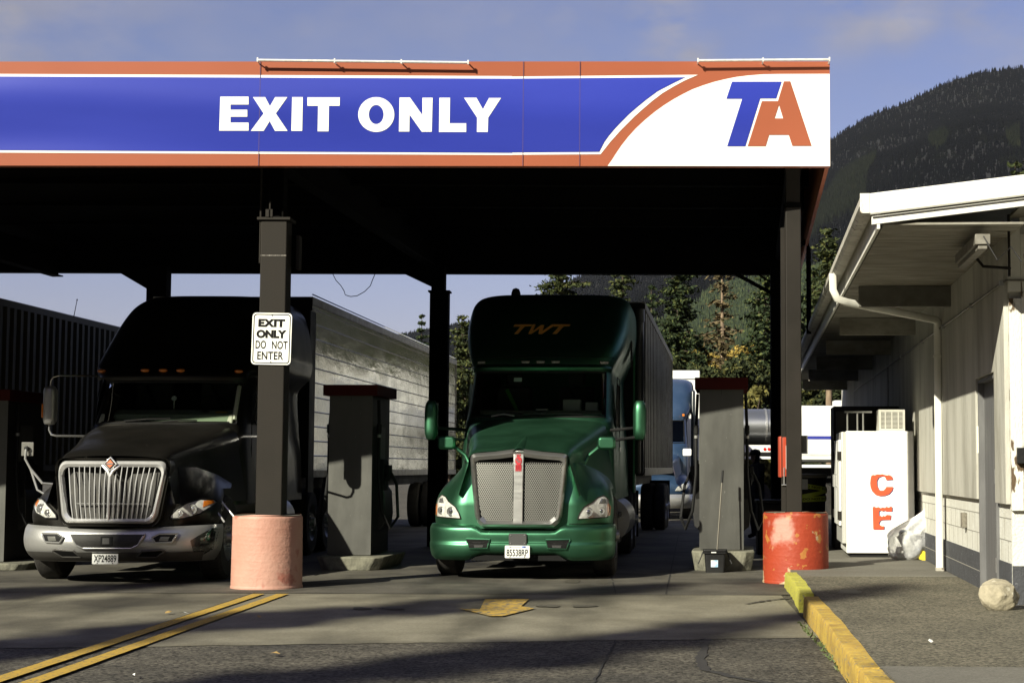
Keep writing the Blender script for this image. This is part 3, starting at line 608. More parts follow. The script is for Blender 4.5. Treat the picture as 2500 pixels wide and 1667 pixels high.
# ================================================================ PUMPS
m_cap = M('dark_red_pump_cap', (.060,.005,.0035), (.048,.004,.003), scale=3, spec=.12, rough=.55, bump=.05)
m_pumpside = M('dark_pump_side', (.018,.018,.018), (.028,.027,.025), scale=5, rough=.45)
def pump(x, y, w, z0, z1, capw, caph, depth, label, rz):
    t = thing('fuel_dispenser', label, 'fuel pump', (x, y, 0), rz, 'fuel dispensers between the lanes')
    part('body', MB().box(-w/2+.01, w/2-.01, .012, depth, z0, z1), m_pumpside, t, bevel=.01)
    part('front_panel', MB().prism(rrect(-w/2, w/2, z0, z1, .012), lambda a,b:(a,0,b), lambda a,b:(a,.01,b)), m_steel, t)
    part('front_seam', MB().box(-.002,.002,-.003,-.0005,z1-.07,z1-.004), m_black, t)
    part('cap', MB().box(-capw/2, capw/2, -.07, depth+.06, z1+.002, z1+caph), m_cap, t, bevel=.006)
    for s in (-1, 1):
        part('display', MB().box(s*(w/2+.005)-.01, s*(w/2+.005)+.01, .35, .8, 1.45, 1.95), M('display_grey', (.10,.10,.095), rough=.4), t)
        hs = part('hose', MB().tube([(s*(w/2+.03),.25,z1-.05),(s*(w/2+.05),.22,1.9),(s*(w/2+.05),.2,1.3),(s*(w/2+.10),.2,.8),(s*(w/2+.2),.3,.55),(s*(w/2+.27),.5,.7),(s*(w/2+.22),.62,1.15),(s*(w/2+.12),.62,1.35)], .022, 8), m_black, t, smooth=True)
        part('swivel', MB().cyl((s*(w/2+.05),.21,1.98),(s*(w/2+.05),.21,1.86),.034,n=12), m_black, hs)
        part('swivel_ring', MB().cyl((s*(w/2+.05),.21,1.84),(s*(w/2+.05),.21,1.80),.028,n=12), m_satin, hs)
        nz = part('nozzle', MB().box(s*(w/2+.11)-.03, s*(w/2+.11)+.03, .5, .7, 1.2, 1.42).tube([(s*(w/2+.11),.52,1.3),(s*(w/2+.11),.42,1.28),(s*(w/2+.1),.34,1.15)], .016, 8), m_black, t, bevel=.006)
        part('nozzle_boot', MB().box(s*(w/2+.03)-.04, s*(w/2+.03)+.04, .45, .75, .95, 1.5), m_black, t, bevel=.01)
        part('side_bulge', MB().prism([(0,.5),(.10,.58),(.12,.75),(.10,1.05),(.03,1.15),(0,1.15)], lambda a,b:(s*(w/2-.02+a),.45,b), lambda a,b:(s*(w/2-.02+a),1.0,b)), m_pumpside, t, bevel=.01)
    return t
PLY, PRY = 23.1, 23.1
pl_ = at(854, 1200, PLY); pr_ = at(1761.5, 1200, PRY)
def hz(px, py, Y): return at(px, py, Y).z
pump(pl_.x, PLY, .60, hz(854,1354,PLY), hz(854,966,PLY), .755, .15, 1.2, 'steel fronted fuel dispenser with dark red cap between the two big trucks', R_(-3.4))
pump(pr_.x, PRY, .606, hz(1761,1341,PRY), hz(1761,951,PRY), .73, .165, 1.2, 'steel fronted fuel dispenser behind the black squeegee bucket', R_(-3.4))
pump(at(15,1200,22.8).x-.30, 22.8, .60, hz(15,1370,22.8), hz(15,978,22.8), .70, .15, 1.25, 'fuel dispenser cut by the left edge of the photo', R_(-3.4))
def island(x, y, w0, w1, h, d, label):
    mb = MB(); ch = .12
    def ring(w, z): return [(-w/2,ch,z),(-w/2+ch,0,z),(w/2-ch,0,z),(w/2,ch,z),(w/2,d,z),(-w/2,d,z)]
    a = ring(w1, 0); b = ring(w0, h); mb.add(a+b, [(5,4,3,2,1,0),(6,7,8,9,10,11)]+[(i,(i+1)%6,6+(i+1)%6,6+i) for i in range(6)])
    return solo('concrete_plinth', mb, m_conc, label, 'plinth', loc=(x,y,0), rz=R_(-3.4), group='concrete plinths under the dispensers', bevel=.02)
island(at(850,1400,22.7).x, 22.7, .94, .78, hz(854,1355,PLY)-.003, 1.6, 'mossy tapered concrete plinth under the dispenser between the trucks')
island(at(1765,1385,22.8).x, 22.8, .86, .76, hz(1761,1342,PRY)-.003, 1.6, 'concrete plinth with the black bucket standing before it')
island(at(15,1400,22.5).x-.2, 22.5, .95, .85, hz(15,1371,22.8)-.003, 1.6, 'concrete plinth at the left edge of the photo')
# bucket + squeegee
b0 = at(1747, 1388, 22.45)
t = thing('squeegee_bucket', 'black lidded plastic bucket with white sticker before the right dispenser', 'bucket', (b0.x, b0.y+.14, 0), R_(-3))
bw, bh = .118, .31
def brect(w, z, r=.03): return [(a, b, z) for a, b in rrect(-w, w, -w*.9, w*.9, r)]
def rings(rs):
    mb = MB(); n = len(rs[0]); vs = [p for r in rs for p in r]; fs = []
    for k in range(len(rs)-1): fs += [(k*n+i, k*n+(i+1)%n, (k+1)*n+(i+1)%n, (k+1)*n+i) for i in range(n)]
    fs += [tuple(range(n)), tuple((len(rs)-1)*n+i for i in range(n))]; return mb.add(vs, fs)
part('tub', rings([brect(bw*1.05,0), brect(bw*1.2,bh*.82), brect(bw*1.24,bh*.83)]), m_black, t, smooth=True)
part('rim', rings([brect(bw*1.36,bh*.83), brect(bw*1.38,bh*.90), brect(bw*1.30,bh*.905), brect(bw*1.38,bh*.95), brect(bw*1.36,bh), brect(bw*1.25,bh)]), m_black, t, smooth=True)
part('sticker', MB().box(-.055,.04,-bw*1.115,-bw*1.10,bh*.26,bh*.56), M('sticker_blue_white', (.62,.64,.62), (.25,.42,.62), scale=18, rough=.5, detail=1), t)
part('handle_grip', MB().box(-.05,.015,-bw*1.285,-bw*1.26,bh*.87,bh*.91), m_white, t)
for s in (-1,1): part('arm', MB().tube([(s*bw*1.38,0,bh*.88),(s*bw*1.7,-.02,bh*.55),(s*bw*1.9,-.04,.12)], .008, 6), m_black, t)
q = at(1766, 1157, b0.y+.16); q2 = Vector((b0.x+.02, b0.y+.14, bh*.6))
t = thing('squeegee', 'long handled squeegee with black grip standing in the bucket', 'squeegee', (q2.x, q2.y, q2.z))
v = Vector((q.x, b0.y+.3, q.z+.05))-q2
part('handle', MB().cyl((0,0,0), v*.86, .011, n=10), M('aluminium_pole', (.13,.12,.10), rough=.4, metal=.5), t, smooth=True)
part('grip', MB().cyl(v*.86, v, .017, .015, n=10), m_black, t, smooth=True)
part('blade', MB().box(-.09,.09,-.015,.015,-.06,0), m_black, t)

# ---------------------------------------------------------------- unseen hill added behind the camera to block sky light and reflections
def hillf(u, v):
    a = R_(150+240*u); r = 75+150*v; n = 1+.25*math.sin(9*a)+.12*math.sin(23*a)
    return (r*math.cos(a), r*math.sin(a)+0, -1+ (118+60*min(1, max(0, abs(math.degrees(a)-233)-30)/30))*v**.8*(.9+.1*n)*min(1, (1-abs(2*u-1))*8))
struct('sky_block_hill', MB().grid(hillf, 90, 12), M('sky_block_mat', (.03,.038,.02), (.018,.024,.013), scale=.08, rough=1), smooth=True)
# ================================================================ BUILDING (local: x right of the wall plane, y back along the wall)
BX, BY, BA = 3.373, 15.08, -math.atan(.0683)
bld = thing('building', 'long white painted store building with wide flat eave, plywood panels over block', 'building', (BX, BY, SW), BA)
Bm = Matrix.Translation((BX, BY, 0)) @ Matrix.Rotation(BA, 4, 'Z'); Bi = Bm.inverted()
def bl(p): return Bi @ Vector(p)           # world -> building frame (z kept absolute)
def wallY(px): return 2.343/((px-1550)/4100-.0683)
def wp(px, py):                             # a photo pixel on the wall plane -> building frame
    q = bl(at(px, py, wallY(px))); return q
m_ply = M('white_plywood_panel', (.47,.46,.41), (.30,.29,.25), scale=2.2, rough=.75, stretch=(1,1,.22), lo=.42, hi=.66, bump=.7, bscale=16, c3=(.30,.28,.23), s3=20, t3=.70)
m_cmu = M('white_painted_block', (.66,.66,.61), (.56,.55,.49), scale=4, rough=.85, bump=.6, bscale=38, c3=(.36,.34,.30), s3=14, t3=.70)
m_base = M('slate_grey_base_paint', (.060,.063,.072), (.045,.047,.053), scale=7, rough=.85, bump=.6, bscale=40, c3=(.25,.26,.28), s3=30, t3=.68)
m_trim = M('white_trim_paint', (.76,.755,.70), (.62,.61,.55), scale=4, rough=.6, stretch=(1,1,.4), c3=(.33,.28,.20), s3=14, t3=.72)
m_peel = M('peeling_white_over_brown', (.70,.69,.63), (.66,.64,.58), scale=6, rough=.8, c3=(.10,.065,.035), s3=7.5, t3=.545, stretch=(1.6,1.6,.6), bump=.5, bscale=40)
m_soff = M('weathered_soffit_boards', (.30,.29,.25), (.16,.145,.115), scale=5, rough=.85, stretch=(.5,3,1), bump=.4, bscale=14)
m_gut = M('gutter_white_grimy', (.50,.49,.43), (.33,.31,.26), scale=5, rough=.6, c3=(.12,.10,.08), s3=11, t3=.62)
m_mort = M('mortar_line', (.28,.27,.24), rough=.95)
WL = 27.0
def bz(mb): # absolute z -> relative to sidewalk top
    mb.v = [(a, b, c-SW) for a, b, c in mb.v]; return mb
pz = 1.08     # bottom of panels
dy0, dy1 = 17.0-15.08, 15.83-15.08   # door far / near
dy0 /= math.cos(BA); dy1 /= math.cos(BA)
wal = MB().box(.0,.25,.02,dy1,SW-.05,pz+.04).box(.0,.25,dy0,WL,SW-.05,pz+.04)
lower = part('block_wall', bz(wal), m_cmu, bld)
part('painted_base', bz(MB().box(-.012,.0-.001,.02,dy1-.01,SW,.545).box(-.012,-.001,dy0+.01,WL,SW,.545)), m_base, lower)
mj = MB()
for zz in (.36,.545+.20,.945): mj.box(-.0145 if zz<.54 else -.003,-.0125 if zz<.54 else -.0005,.03,dy1-.02,zz-.004,zz+.004).box(-.0145 if zz<.54 else -.003,-.0125 if zz<.54 else -.0005,dy0+.02,12,zz-.004,zz+.004)
for i in range(20):
    y = .22+i*.41
    if dy1-.05 < y < dy0+.05: continue
    mj.box(-.003,-.0005,y-.004,y+.004,.56,.74); y2 = y+.205
    if not (dy1-.05 < y2 < dy0+.05): mj.box(-.003,-.0005,y2-.004,y2+.004,.75,.94)
part('mortar_joints', bz(mj), m_mort, lower)
up = part('upper_wall', bz(MB().box(.0,.25,.02,dy1,pz+.042,3.59).box(.0,.25,dy1,dy0,2.285,3.59).box(.0,.25,dy0,WL,pz+.042,3.59)), m_ply, bld)
# plywood panels
segs = [(.03, dy1-.055), (dy0+.06, 4.62), (4.635, 5.86+1.1), (6.975, 9.4), (9.42, 11.8), (11.82, 14.2), (14.22,16.6),(16.62,19),(19.02,21.4),(21.42,24),(24.02,26.9)]
for i, (a, b) in enumerate(segs):
    part('plywood_panel', bz(MB().box(-.045,-.002,a,b,pz+random.uniform(-.01,.01),3.57)), m_ply, bld, bevel=.003)
part('plywood_panel', bz(MB().box(-.045,-.002,dy1-.05,dy0+.05,2.30,3.57)), m_ply, bld, bevel=.003)
# vertical crack / edge behind downspout, door
m_door = M('grey_door_paint', (.098,.098,.100), (.14,.14,.142), scale=5, rough=.6, stretch=(1,4,.25), bump=.15, bscale=30)
door = part('door', bz(MB().box(.03,.07,dy1+.03,dy0-.03,SW+.01,2.25)), m_door, bld, bevel=.003)
part('door_frame', bz(MB().box(-.03,.08,dy0-.03,dy0+.005,SW,2.28).box(-.03,.08,dy1-.005,dy1+.03,SW,2.28).box(-.03,.08,dy1+.031,dy0-.031,2.25,2.28)), m_door, bld)
part('hinge', bz(MB().box(-.034,.03,dy1+.032,dy1+.045,.42,.56)), m_satin, door); part('hinge', bz(MB().box(-.034,.03,dy1+.032,dy1+.045,1.25,1.39)), m_satin, door)
part('edge_strip', bz(MB().box(-.05,-.031,dy0-.03,dy0-.005,1.55,1.82)), m_trim, door)
part('junction_box', bz(MB().box(-.06,-.002,3.10,3.19,.76,.92)), M('weathered_box', (.22,.20,.16), (.10,.09,.07), scale=20, rough=.6), bld, bevel=.004)
# front wall (faces the camera) with peeling corner board
part('front_wall', bz(MB().box(.001,7,-.0,.018,SW-.05,1.04)), m_cmu, bld)
part('front_base', bz(MB().box(.0,7,-.014,-.001,SW,.53)), m_base, bld)
part('front_upper_wall', bz(MB().box(.101,7,-.02,.018,1.041,3.7)), m_ply, bld)
part('corner_board', bz(MB().box(-.005,.10,-.05,.018,1.02,2.92)), m_peel, bld, bevel=.004)
part('corner_board', bz(MB().box(-.01,.10,-.05,.018,2.98,3.59)), m_trim, bld, bevel=.004)
part('side_board', bz(MB().box(.102,.40,-.045,-.021,1.02,3.5)), m_peel, bld)
part('outlet_box', bz(MB().box(.04,.16,-.11,-.052,1.44,1.58)), m_black, bld, bevel=.004)
# roof: eave, fascia, soffit
RF = -.96                                   # front edge, before the wall corner
sl_ = .030                                 # slope rising to the right
e0 = bl(at(2126, 468, 14.12)); 
ex = e0.x; zt0 = e0.z
def roofbox(x0, x1, y0, y1, dz0, dz1):
    mb = MB(); s = (bl(at(2500,434,14.3)).z - zt0)/(bl(at(2500,434,14.3)).x-ex)
    vs = [(x,y,zt0+(x-ex)*s+d) for d in (dz0,dz1) for x,y in ((x0,y0),(x1,y0),(x1,y1),(x0,y1))]
    return bz(mb.add(vs, [(0,3,2,1),(4,5,6,7),(0,1,5,4),(1,2,6,5),(2,3,7,6),(3,0,4,7)]))
roof = part('roof', roofbox(ex+.03, 6.5, RF+.04, WL-1.5, -.10, -.03), m_trim, bld)
part('front_fascia', roofbox(ex, 6.5, RF, RF+.03, -.172, 0), m_white, roof, bevel=.004)
part('front_fascia_board', roofbox(ex+.015, 6.5, RF+.035, RF+.07, -.265, -.19), m_white, roof, bevel=.003)
part('drip_edge', roofbox(ex, 6.5, RF-.012, RF-.001, -.185, -.172), M('drip_edge_metal', (.35,.34,.30), rough=.5), roof)  # thin grey metal strip under the front fascia
sb = MB()
nb = 0; y = RF+.072
while y < WL-1.6:
    wbd = .235; zz = zt0-.262
    sb.box(ex+.12, .0, y, y+wbd-.012, zz-SW, zz+.018-SW); y += wbd
part('soffit_boards', sb, m_soff, roof)
part('front_rake_soffit', roofbox(.0, 6.5, RF+.072, .017, -.24, -.215), m_soff, roof)
part('eave_board', bz(MB().box(ex+.06, ex+.085, RF+.04, WL-1.6, zt0-.30, zt0-.04)), m_trim, roof)
g = MB(); gp = [(0,0),(-.015,-.10),(.015,-.135),(.10,-.14),(.105,-.10),(.11,0),(.10,0),(.095,-.10),(.09,-.125),(.02,-.12),(-.003,-.09),(.012,0)]
g.prism(gp, lambda a,b:(ex-.075+a, RF+.02, zt0-.01+b-SW), lambda a,b:(ex-.075+a, WL-1.6, zt0-.01+b-SW)); gut = part('gutter', g, m_gut, roof)
part('gutter_end', bz(MB().box(ex-.085,ex-.003,RF-.004,RF+.0195,zt0-.17,zt0+.0)), m_peel, roof)
for i in range(6):
    y = 4.35-.4+ i*4.1
    part('outrigger_beam', bz(MB().box(ex+.22, -.004, y, y+.09, zt0-.50, zt0-.266)), m_soff if i else M('outrigger_paint', (.13,.125,.105), (.09,.085,.07), scale=6, rough=.8), roof, bevel=.004)
# downspout
ds = [bl(at(2033,668,19.0)), bl(at(2034,708,19.0)), bl(at(2042,728,19.0)), bl(at(2066,738,19.1)), bl(at(2102,745,19.2)), bl(at(2285,781,19.9)), bl(at(2308,787,20.0)), bl(at(2317,802,20.05)), bl(at(2318,840,20.05))]
ds = [Vector((min(p.x,-.09), p.y, p.z-SW)) for p in ds]; last = ds[-1]; ds.append(Vector((last.x, last.y, .035)))
def rtube(pts, w, h):
    mb = MB(); vs = []; n = len(pts)
    rr = [(-w,-h+.01),(-w+.01,-h),(w-.01,-h),(w,-h+.01),(w,h-.01),(w-.01,h),(-w+.01,h),(-w,h-.01)]
    for k, p in enumerate(pts):
        d = (pts[min(k+1,n-1)]-pts[max(k-1,0)]).normalized(); a = Vector((0,1,0)); a = (a-d*a.dot(d)).normalized(); b = d.cross(a)
        for u, v in rr: vs.append(p+a*v+b*u)
    fs = [(k*8+i, k*8+(i+1)%8, (k+1)*8+(i+1)%8, (k+1)*8+i) for k in range(n-1) for i in range(8)]+[tuple(range(8)), tuple((n-1)*8+i for i in range(8))]
    return mb.add(vs, fs)
dsp = part('downspout', rtube(ds, .042, .036), m_trim, bld, smooth=True, ang=50)
part('strap', MB().box(last.x-.05,last.x+.05,last.y-.045,last.y+.045,last.z-.16,last.z-.13), m_trim, dsp)
part('shoe', MB().box(last.x-.048,last.x+.048,last.y-.043,last.y+.043,.0,.04), m_gut, dsp)
# conduit along the wall
cz = 3.06-SW
cp = [( -.03, -.07, cz+.02), (-.065, .02, cz), (-.065, 8, cz+.0), (-.065, 12.5, cz), (-.065, 22, cz)]
cdt = part('conduit', MB().tube(cp, .011, 8).tube([(-.065,12.5,cz),(-.065,12.5,1.2)], .009, 6).cyl((.4,-.07,cz+.02),(-.03,-.07,cz+.02),.010,n=8), M('conduit_grey', (.20,.195,.175), (.12,.115,.10), scale=12, rough=.5, metal=.3), bld, smooth=True)
for y in (-.02,2.1,4.6,7,10): part('conduit_clip', MB().box(-.085,-.046,y-.012,y+.012,cz-.025,cz+.025), m_satin, cdt)
# strip light under the eave
l0 = bl(at(2356,632,16.6)); l1 = bl(at(2408,566,15.9)); l0.z -= SW; l1.z -= SW
l0 = Vector((-.33,.62,3.36-SW)); l1 = Vector((-.33,-.80,3.38-SW))
lf = part('strip_light', MB().box(-.40,-.27,-.80,.62,3.31-SW,3.40-SW).box(-.375,-.295,-.78,.60,3.27-SW,3.309-SW), M('grey_light_housing', (.22,.21,.18), (.13,.12,.10), scale=9, rough=.6), bld, bevel=.006)
mid = (l0+l1)/2
part('light_arm', MB().tube([mid+Vector((0,0,-.05)), mid+Vector((.1,.05,-.16)), Vector((-.047, mid.y-.3, mid.z-.22))], .014, 8).tube([Vector((-.06,mid.y-.35,mid.z-.3)), Vector((-.06,mid.y-.35,mid.z+.25))], .012, 6), m_dark, lf)
part('loose_wire', MB().tube([l1, l1+Vector((.10,-.1,-.22)), l1+Vector((.2,-.2,-.12)), Vector((-.05, l1.y-.25, l1.z-.25))], .006, 6), m_black, lf)

# ================================================================ ICE CHEST
m_ice = M('white_enamel', (.84,.84,.81), (.78,.78,.74), scale=1.5, rough=.38, coat=.2)
m_icer = M('orange_red_ice_lettering', (.62,.085,.03), (.55,.07,.025), scale=10, rough=.45)
iY = 23.15
ix0 = at(2066, 1200, iY).x; ix1 = at(2231, 1200, iY).x; iz0 = SW+.03; iz1 = at(2140,1052,iY).z
t = thing('ice_chest', 'white ice merchandiser with red snow capped letters C and E on its side', 'ice chest', (ix0, iY, SW), BA)
iw = ix1-ix0; ih = iz1-SW
part('cabinet', MB().box(0,iw,0,1.45,.05,ih), m_ice, t, bevel=.015)
part('skid', MB().box(.05,iw-.05,.05,1.4,0,.049), m_black, t)
part('front_frame', MB().box(-.06,-.001,.03,1.42,.18,ih-.01), M('ice_grey_frame', (.52,.52,.49), rough=.4, metal=.3), t, bevel=.01)
for k in range(2):
    dr = part('door', MB().box(-.095,-.061,.08+k*.66,.70+k*.66,.42,ih-.12), m_ice, t, bevel=.01)
    part('hinge', MB().box(-.115,-.06,.06+k*1.3,.10+k*1.3,ih-.40,ih-.28), m_dark, dr); part('hinge', MB().box(-.115,-.06,.06+k*1.3,.10+k*1.3,.5,.62), m_dark, dr)
    part('handle', MB().tube([(-.10,.60+k*.2,.95),(-.14,.60+k*.2,.95),(-.14,.60+k*.2,1.12),(-.10,.60+k*.2,1.12)], .008, 6), m_chrome, dr)
def icep(px, py): p = at(px, py, iY-.004); return (p.x-ix0, p.z-SW)
def c3(X, Y): return (1880+X/2.613, 900+Y/2.613)
Cc = [(645,682),(655,676),(668,678),(682,672),(700,673),(716,671),(730,676),(745,679),(757,676),(772,683),(782,706),(740,710),(733,692),(720,684),(706,686),(690,694),(680,715),(681,742),(690,766),(705,776),(722,775),(733,765),(740,752),(782,752),(777,775),(757,798),(728,809),(700,811),(672,803),(650,780),(640,755),(637,730),(640,700)]
Ee = [(653,882),(665,877),(675,885),(690,880),(704,888),(718,882),(730,886),(742,878),(755,884),(768,876),(776,880),(776,908),(737,908),(728,903),(716,908),(706,902),(693,907),(693,938),(703,936),(712,942),(722,936),(732,940),(743,930),(768,932),(766,961),(712,963),(700,968),(693,985),(698,996),(712,1002),(726,1002),(724,1023),(657,1023)]
for nm, lp in (('letter_c', Cc), ('letter_e', Ee)):
    sh = [icep(*c3(a+6, b+4)) for a, b in lp]; lo_ = [icep(*c3(a, b)) for a, b in lp]
    part(nm+'_shadow', pl(shape([sh], .001), Matrix.Translation((0,-.0005,0)) @ FACE), M('navy_outline', (.02,.025,.10), rough=.5), t)
    part(nm, pl(shape([lo_], .002), Matrix.Translation((0,-.002,0)) @ FACE), m_icer, t)
t2 = thing('condenser_unit', 'pale metal condenser box with louvred grille on top of the ice chest', 'air conditioner', (at(2146,1050,iY+.12).x, iY+.12, iz1+.002), BA)
cw = at(2211,1050,iY+.12).x-at(2148,1050,iY+.12).x; chh = at(2170,1000,iY+.12).z-iz1
m_cond = M('condenser_enamel', (.50,.49,.43), (.42,.41,.36), scale=6, rough=.5)
part('housing', MB().box(0,cw,.02,.5,0,chh).box(0,.03,0,.019,0,chh).box(cw-.03,cw,0,.019,0,chh).box(.031,cw-.031,0,.019,0,.03).box(.031,cw-.031,0,.019,chh-.03,chh), m_cond, t2)
gb = MB()
for i in range(1,4): gb.box(cw*i/4-.008, cw*i/4+.008, .003, .018, .031, chh-.031)
for i in range(14): z = .035+(chh-.07)*i/13; gb.box(.031,cw-.031,.006,.017,z-.0045,z+.0045)
part('louvres', gb, m_cond, t2); part('dark_cavity', MB().box(.031,cw-.031,.0185,.0195,.031,chh-.031), m_ink, t2)
t3 = MB()
for x in (.06,.2,.28): t3.cyl((ix0+x, iY+.3, iz1),(ix0+x, iY+.3, iz1+.26), .012, n=8)
t3.box(ix0+.02, ix0+.40, iY+.28, iY+.34, iz1+.26, iz1+.285)
solo('wire_rack', t3, M('rack_grey', (.14,.14,.13), rough=.5), 'low grey rack standing on the ice chest left of the condenser', 'rack')
# dark cabinet behind the ice chest
q = at(2034, 1200, 25.4)
t = thing('storage_cabinet', 'tall black cabinet standing behind the white ice chest', 'cabinet', (q.x, 25.3, SW), BA)
ch_ = at(2034, 992, 25.4).z - SW
part('body', MB().box(0,.98,0,.9,.0,ch_), m_black, t, bevel=.01); part('door_panel', MB().box(.04,.94,-.012,-.001,.1,ch_-.08), M('black_gloss_panel', (.01,.01,.01), rough=.3), t)

# ================================================================ TRASH BAG
bp = at(2207, 1362, 23.3); bg_ = thing('trash_bag', 'knotted clear plastic bag of rubbish leaning against the ice chest', 'bag', (gnd(2205,1360,SW).x, 22.62, SW))
m_film = bpy.data.materials.new('clear_plastic_film'); m_film.use_nodes = True; nt = m_film.node_tree; b = nt.nodes['Principled BSDF']
b.inputs['Base Color'].default_value = (.85,.86,.88,1); b.inputs['Roughness'].default_value = .32; b.inputs['Transmission Weight'].default_value = 0
tr = nt.nodes.new('ShaderNodeBsdfTransparent'); ms = nt.nodes.new('ShaderNodeMixShader'); lw = nt.nodes.new('ShaderNodeLayerWeight'); lw.inputs['Blend'].default_value = .35
nz = nt.nodes.new('ShaderNodeTexNoise'); nz.inputs['Scale'].default_value = 9; nz.inputs['Detail'].default_value = 5
ma = nt.nodes.new('ShaderNodeMath'); ma.operation = 'MULTIPLY_ADD'; ma.inputs[1].default_value = .55; ma.inputs[2].default_value = .02
nt.links.new(nz.outputs['Fac'], ma.inputs[0]); mb_ = nt.nodes.new('ShaderNodeMath'); mb_.operation = 'ADD'; mb_.use_clamp = True
nt.links.new(ma.outputs[0], mb_.inputs[0]); nt.links.new(lw.outputs['Facing'], mb_.inputs[1])
bpn = nt.nodes.new('ShaderNodeBump'); bpn.inputs['Strength'].default_value = .8; bpn.inputs['Distance'].default_value = .02; nt.links.new(nz.outputs['Fac'], bpn.inputs['Height']); nt.links.new(bpn.outputs[0], b.inputs['Normal'])
nt.links.new(mb_.outputs[0], ms.inputs[0]); nt.links.new(tr.outputs[0], ms.inputs[1]); nt.links.new(b.outputs[0], ms.inputs[2])
nt.links.new(ms.outputs[0], nt.nodes['Material Output'].inputs['Surface'])
def bagf(u, v):
    a = 2*math.pi*u
    prof = [(0,.19),(.04,.255),(.15,.30),(.3,.30),(.42,.25),(.5,.17),(.57,.09),(.63,.05),(.70,.03),(.74,.06),(.76,.07)]
    k = v*(len(prof)-1); i = min(int(k), len(prof)-2); f = k-i; z = prof[i][0]*(1-f)+prof[i+1][0]*f; r = prof[i][1]*(1-f)+prof[i+1][1]*f
    r *= 1+.07*math.sin(3*a+z*9)+.05*math.sin(7*a-z*21)+.03*math.sin(13*a+z*30)
    lean = max(0, z-.32)*.75
    return (r*math.cos(a)*.98+lean, r*math.sin(a)*.8, z)
part('film', MB().grid(bagf, 60, 50, close_u=True), m_film, bg_, smooth=True, ang=180)
rnd = random.Random(3)
conts = ((M('dark_rubbish', (.03,.03,.035), rough=.6), 14), (M('grey_rubbish', (.28,.28,.28), rough=.7), 14), (M('pale_rubbish', (.6,.6,.58), rough=.7), 12), (M('blue_rubbish', (.12,.18,.32), rough=.6), 4))
for k, (mt, n) in enumerate(conts):
    mb = MB()
    for i in range(n):
        a = rnd.uniform(0, 6.28); r = rnd.uniform(.02,.15); c = Vector((r*math.cos(a), r*math.sin(a)*.7, rnd.uniform(.07,.36)))
        M4 = Matrix.Translation(c) @ Matrix.Rotation(rnd.uniform(0,6), 4, 'Z') @ Matrix.Rotation(rnd.uniform(-1,1), 4, 'X')
        mb.box(-.055,.055,-.012,.012,-.045,.045, M4)
    part('rubbish', mb, mt, bg_)
part('yellow_box', MB().box(.10,.24,-.17,-.14,.05,.17, Matrix.Rotation(.35,4,'Y')), M('yellow_card', (.75,.60,.04), rough=.6), bg_)
part('newspaper', MB().box(-.02,.12,-.20,-.195,.10,.36, Matrix.Rotation(-.5,4,'Y')), M('newsprint', (.45,.45,.42), (.3,.3,.29), scale=60, rough=.8), bg_)

# ================================================================ BOULDER
bo = gnd(2447, 1490, SW); s_ = 4100/bo.y
m_rock = M('pale_boulder', (.36,.32,.23), (.24,.215,.155), scale=9, rough=.9, bump=.9, bscale=14, c3=(.45,.42,.33), s3=12, t3=.6)
bm = bmesh.new(); bmesh.ops.create_icosphere(bm, subdivisions=5, radius=1)
from mathutils import noise as NZ
planes = [Vector(p).normalized() for p in ((-1,-.6,.1),(.9,-.6,.3),(.3,-1,-.3),(-.2,-.3,1),(.8,.1,.9),(-.8,-.2,.7),(.4,-.9,.6),(-.5,-1,-.1),(1,-.1,-.4))]
offs = (.80,.84,.86,.80,.86,.84,.85,.88,.9)
for v in bm.verts:
    p = v.co.normalized(); r = 1.0
    for n_, o_ in zip(planes, offs):
        d = p.dot(n_)
        if d > .05: r = min(r, o_/d)
    r *= 1+.045*NZ.noise(p*2.2)+.028*NZ.noise(p*6)+.014*NZ.noise(p*15)
    v.co = p*r
me = bpy.data.meshes.new('boulder'); bm.to_mesh(me); bm.free()
rw = 44/s_
me.transform(Matrix.Diagonal((rw*1.12, rw*1.0, rw*.98, 1)))
o = link(bpy.data.objects.new('boulder', me)); finish(o, m_rock, smooth=True, ang=180)
o.location = (bo.x, bo.y+rw*.75, SW+rw*.78); o.rotation_euler = (0,.25,0)
tag(o, 'rounded pale boulder on the sidewalk against the foot of the wall', 'boulder')

# ================================================================ BIN WITH TAPE
q = at(1984, 1160, 26.5)
t = thing('trash_bin', 'black bin wrapped in yellow caution tape behind the red drum', 'bin', (q.x-.06, 26.8, SW-.1))
part('body', MB().lathe([(0,0),(.27,0),(.30,q.z-SW-.05),(.31,q.z-SW+.1)], 28), m_black, t, smooth=True)
part('lid', MB().lathe([(.32,q.z-SW+.06),(.33,q.z-SW+.09),(.31,q.z-SW+.115),(0,q.z-SW+.13)], 28), M('bin_lid', (.20,.19,.15), rough=.6), t, smooth=True)
m_tape = M('caution_tape_yellow', (.60,.72,.05), (.5,.6,.05), scale=6, rough=.4)
def tape(z0, z1, h, r, name='caution_tape', txt=True):
    def fn(u, v):
        a = math.pi+ math.pi*1.1*u; return (r*math.cos(a), r*math.sin(a), z0+(z1-z0)*u + h*(v-.5))
    tp = part(name, MB().grid(fn, 20, 1), m_tape, t, smooth=True)
    if txt:
        me = text('CAUTION DO NOT ENTER', .05, .001, .001, .52)
        for v in me.vertices:
            u = (v.co.x/.62)+.45; a = math.pi+math.pi*1.1*u; k = r+.004; v.co = Vector((k*math.cos(a), k*math.sin(a), z0+(z1-z0)*u+v.co.y))
        part('tape_print', me, m_ink, tp)
zc = q.z-SW+.1
tape(zc-.10, zc-.26, .07, .318); tape(zc-.40, zc-.20, .06, .312, txt=False); tape(zc-.38, zc-.36, .085, .307)
part('paper_notice', MB().box(-.14,-.02,-.332,-.326,zc-.22,zc-.06), m_white, t)
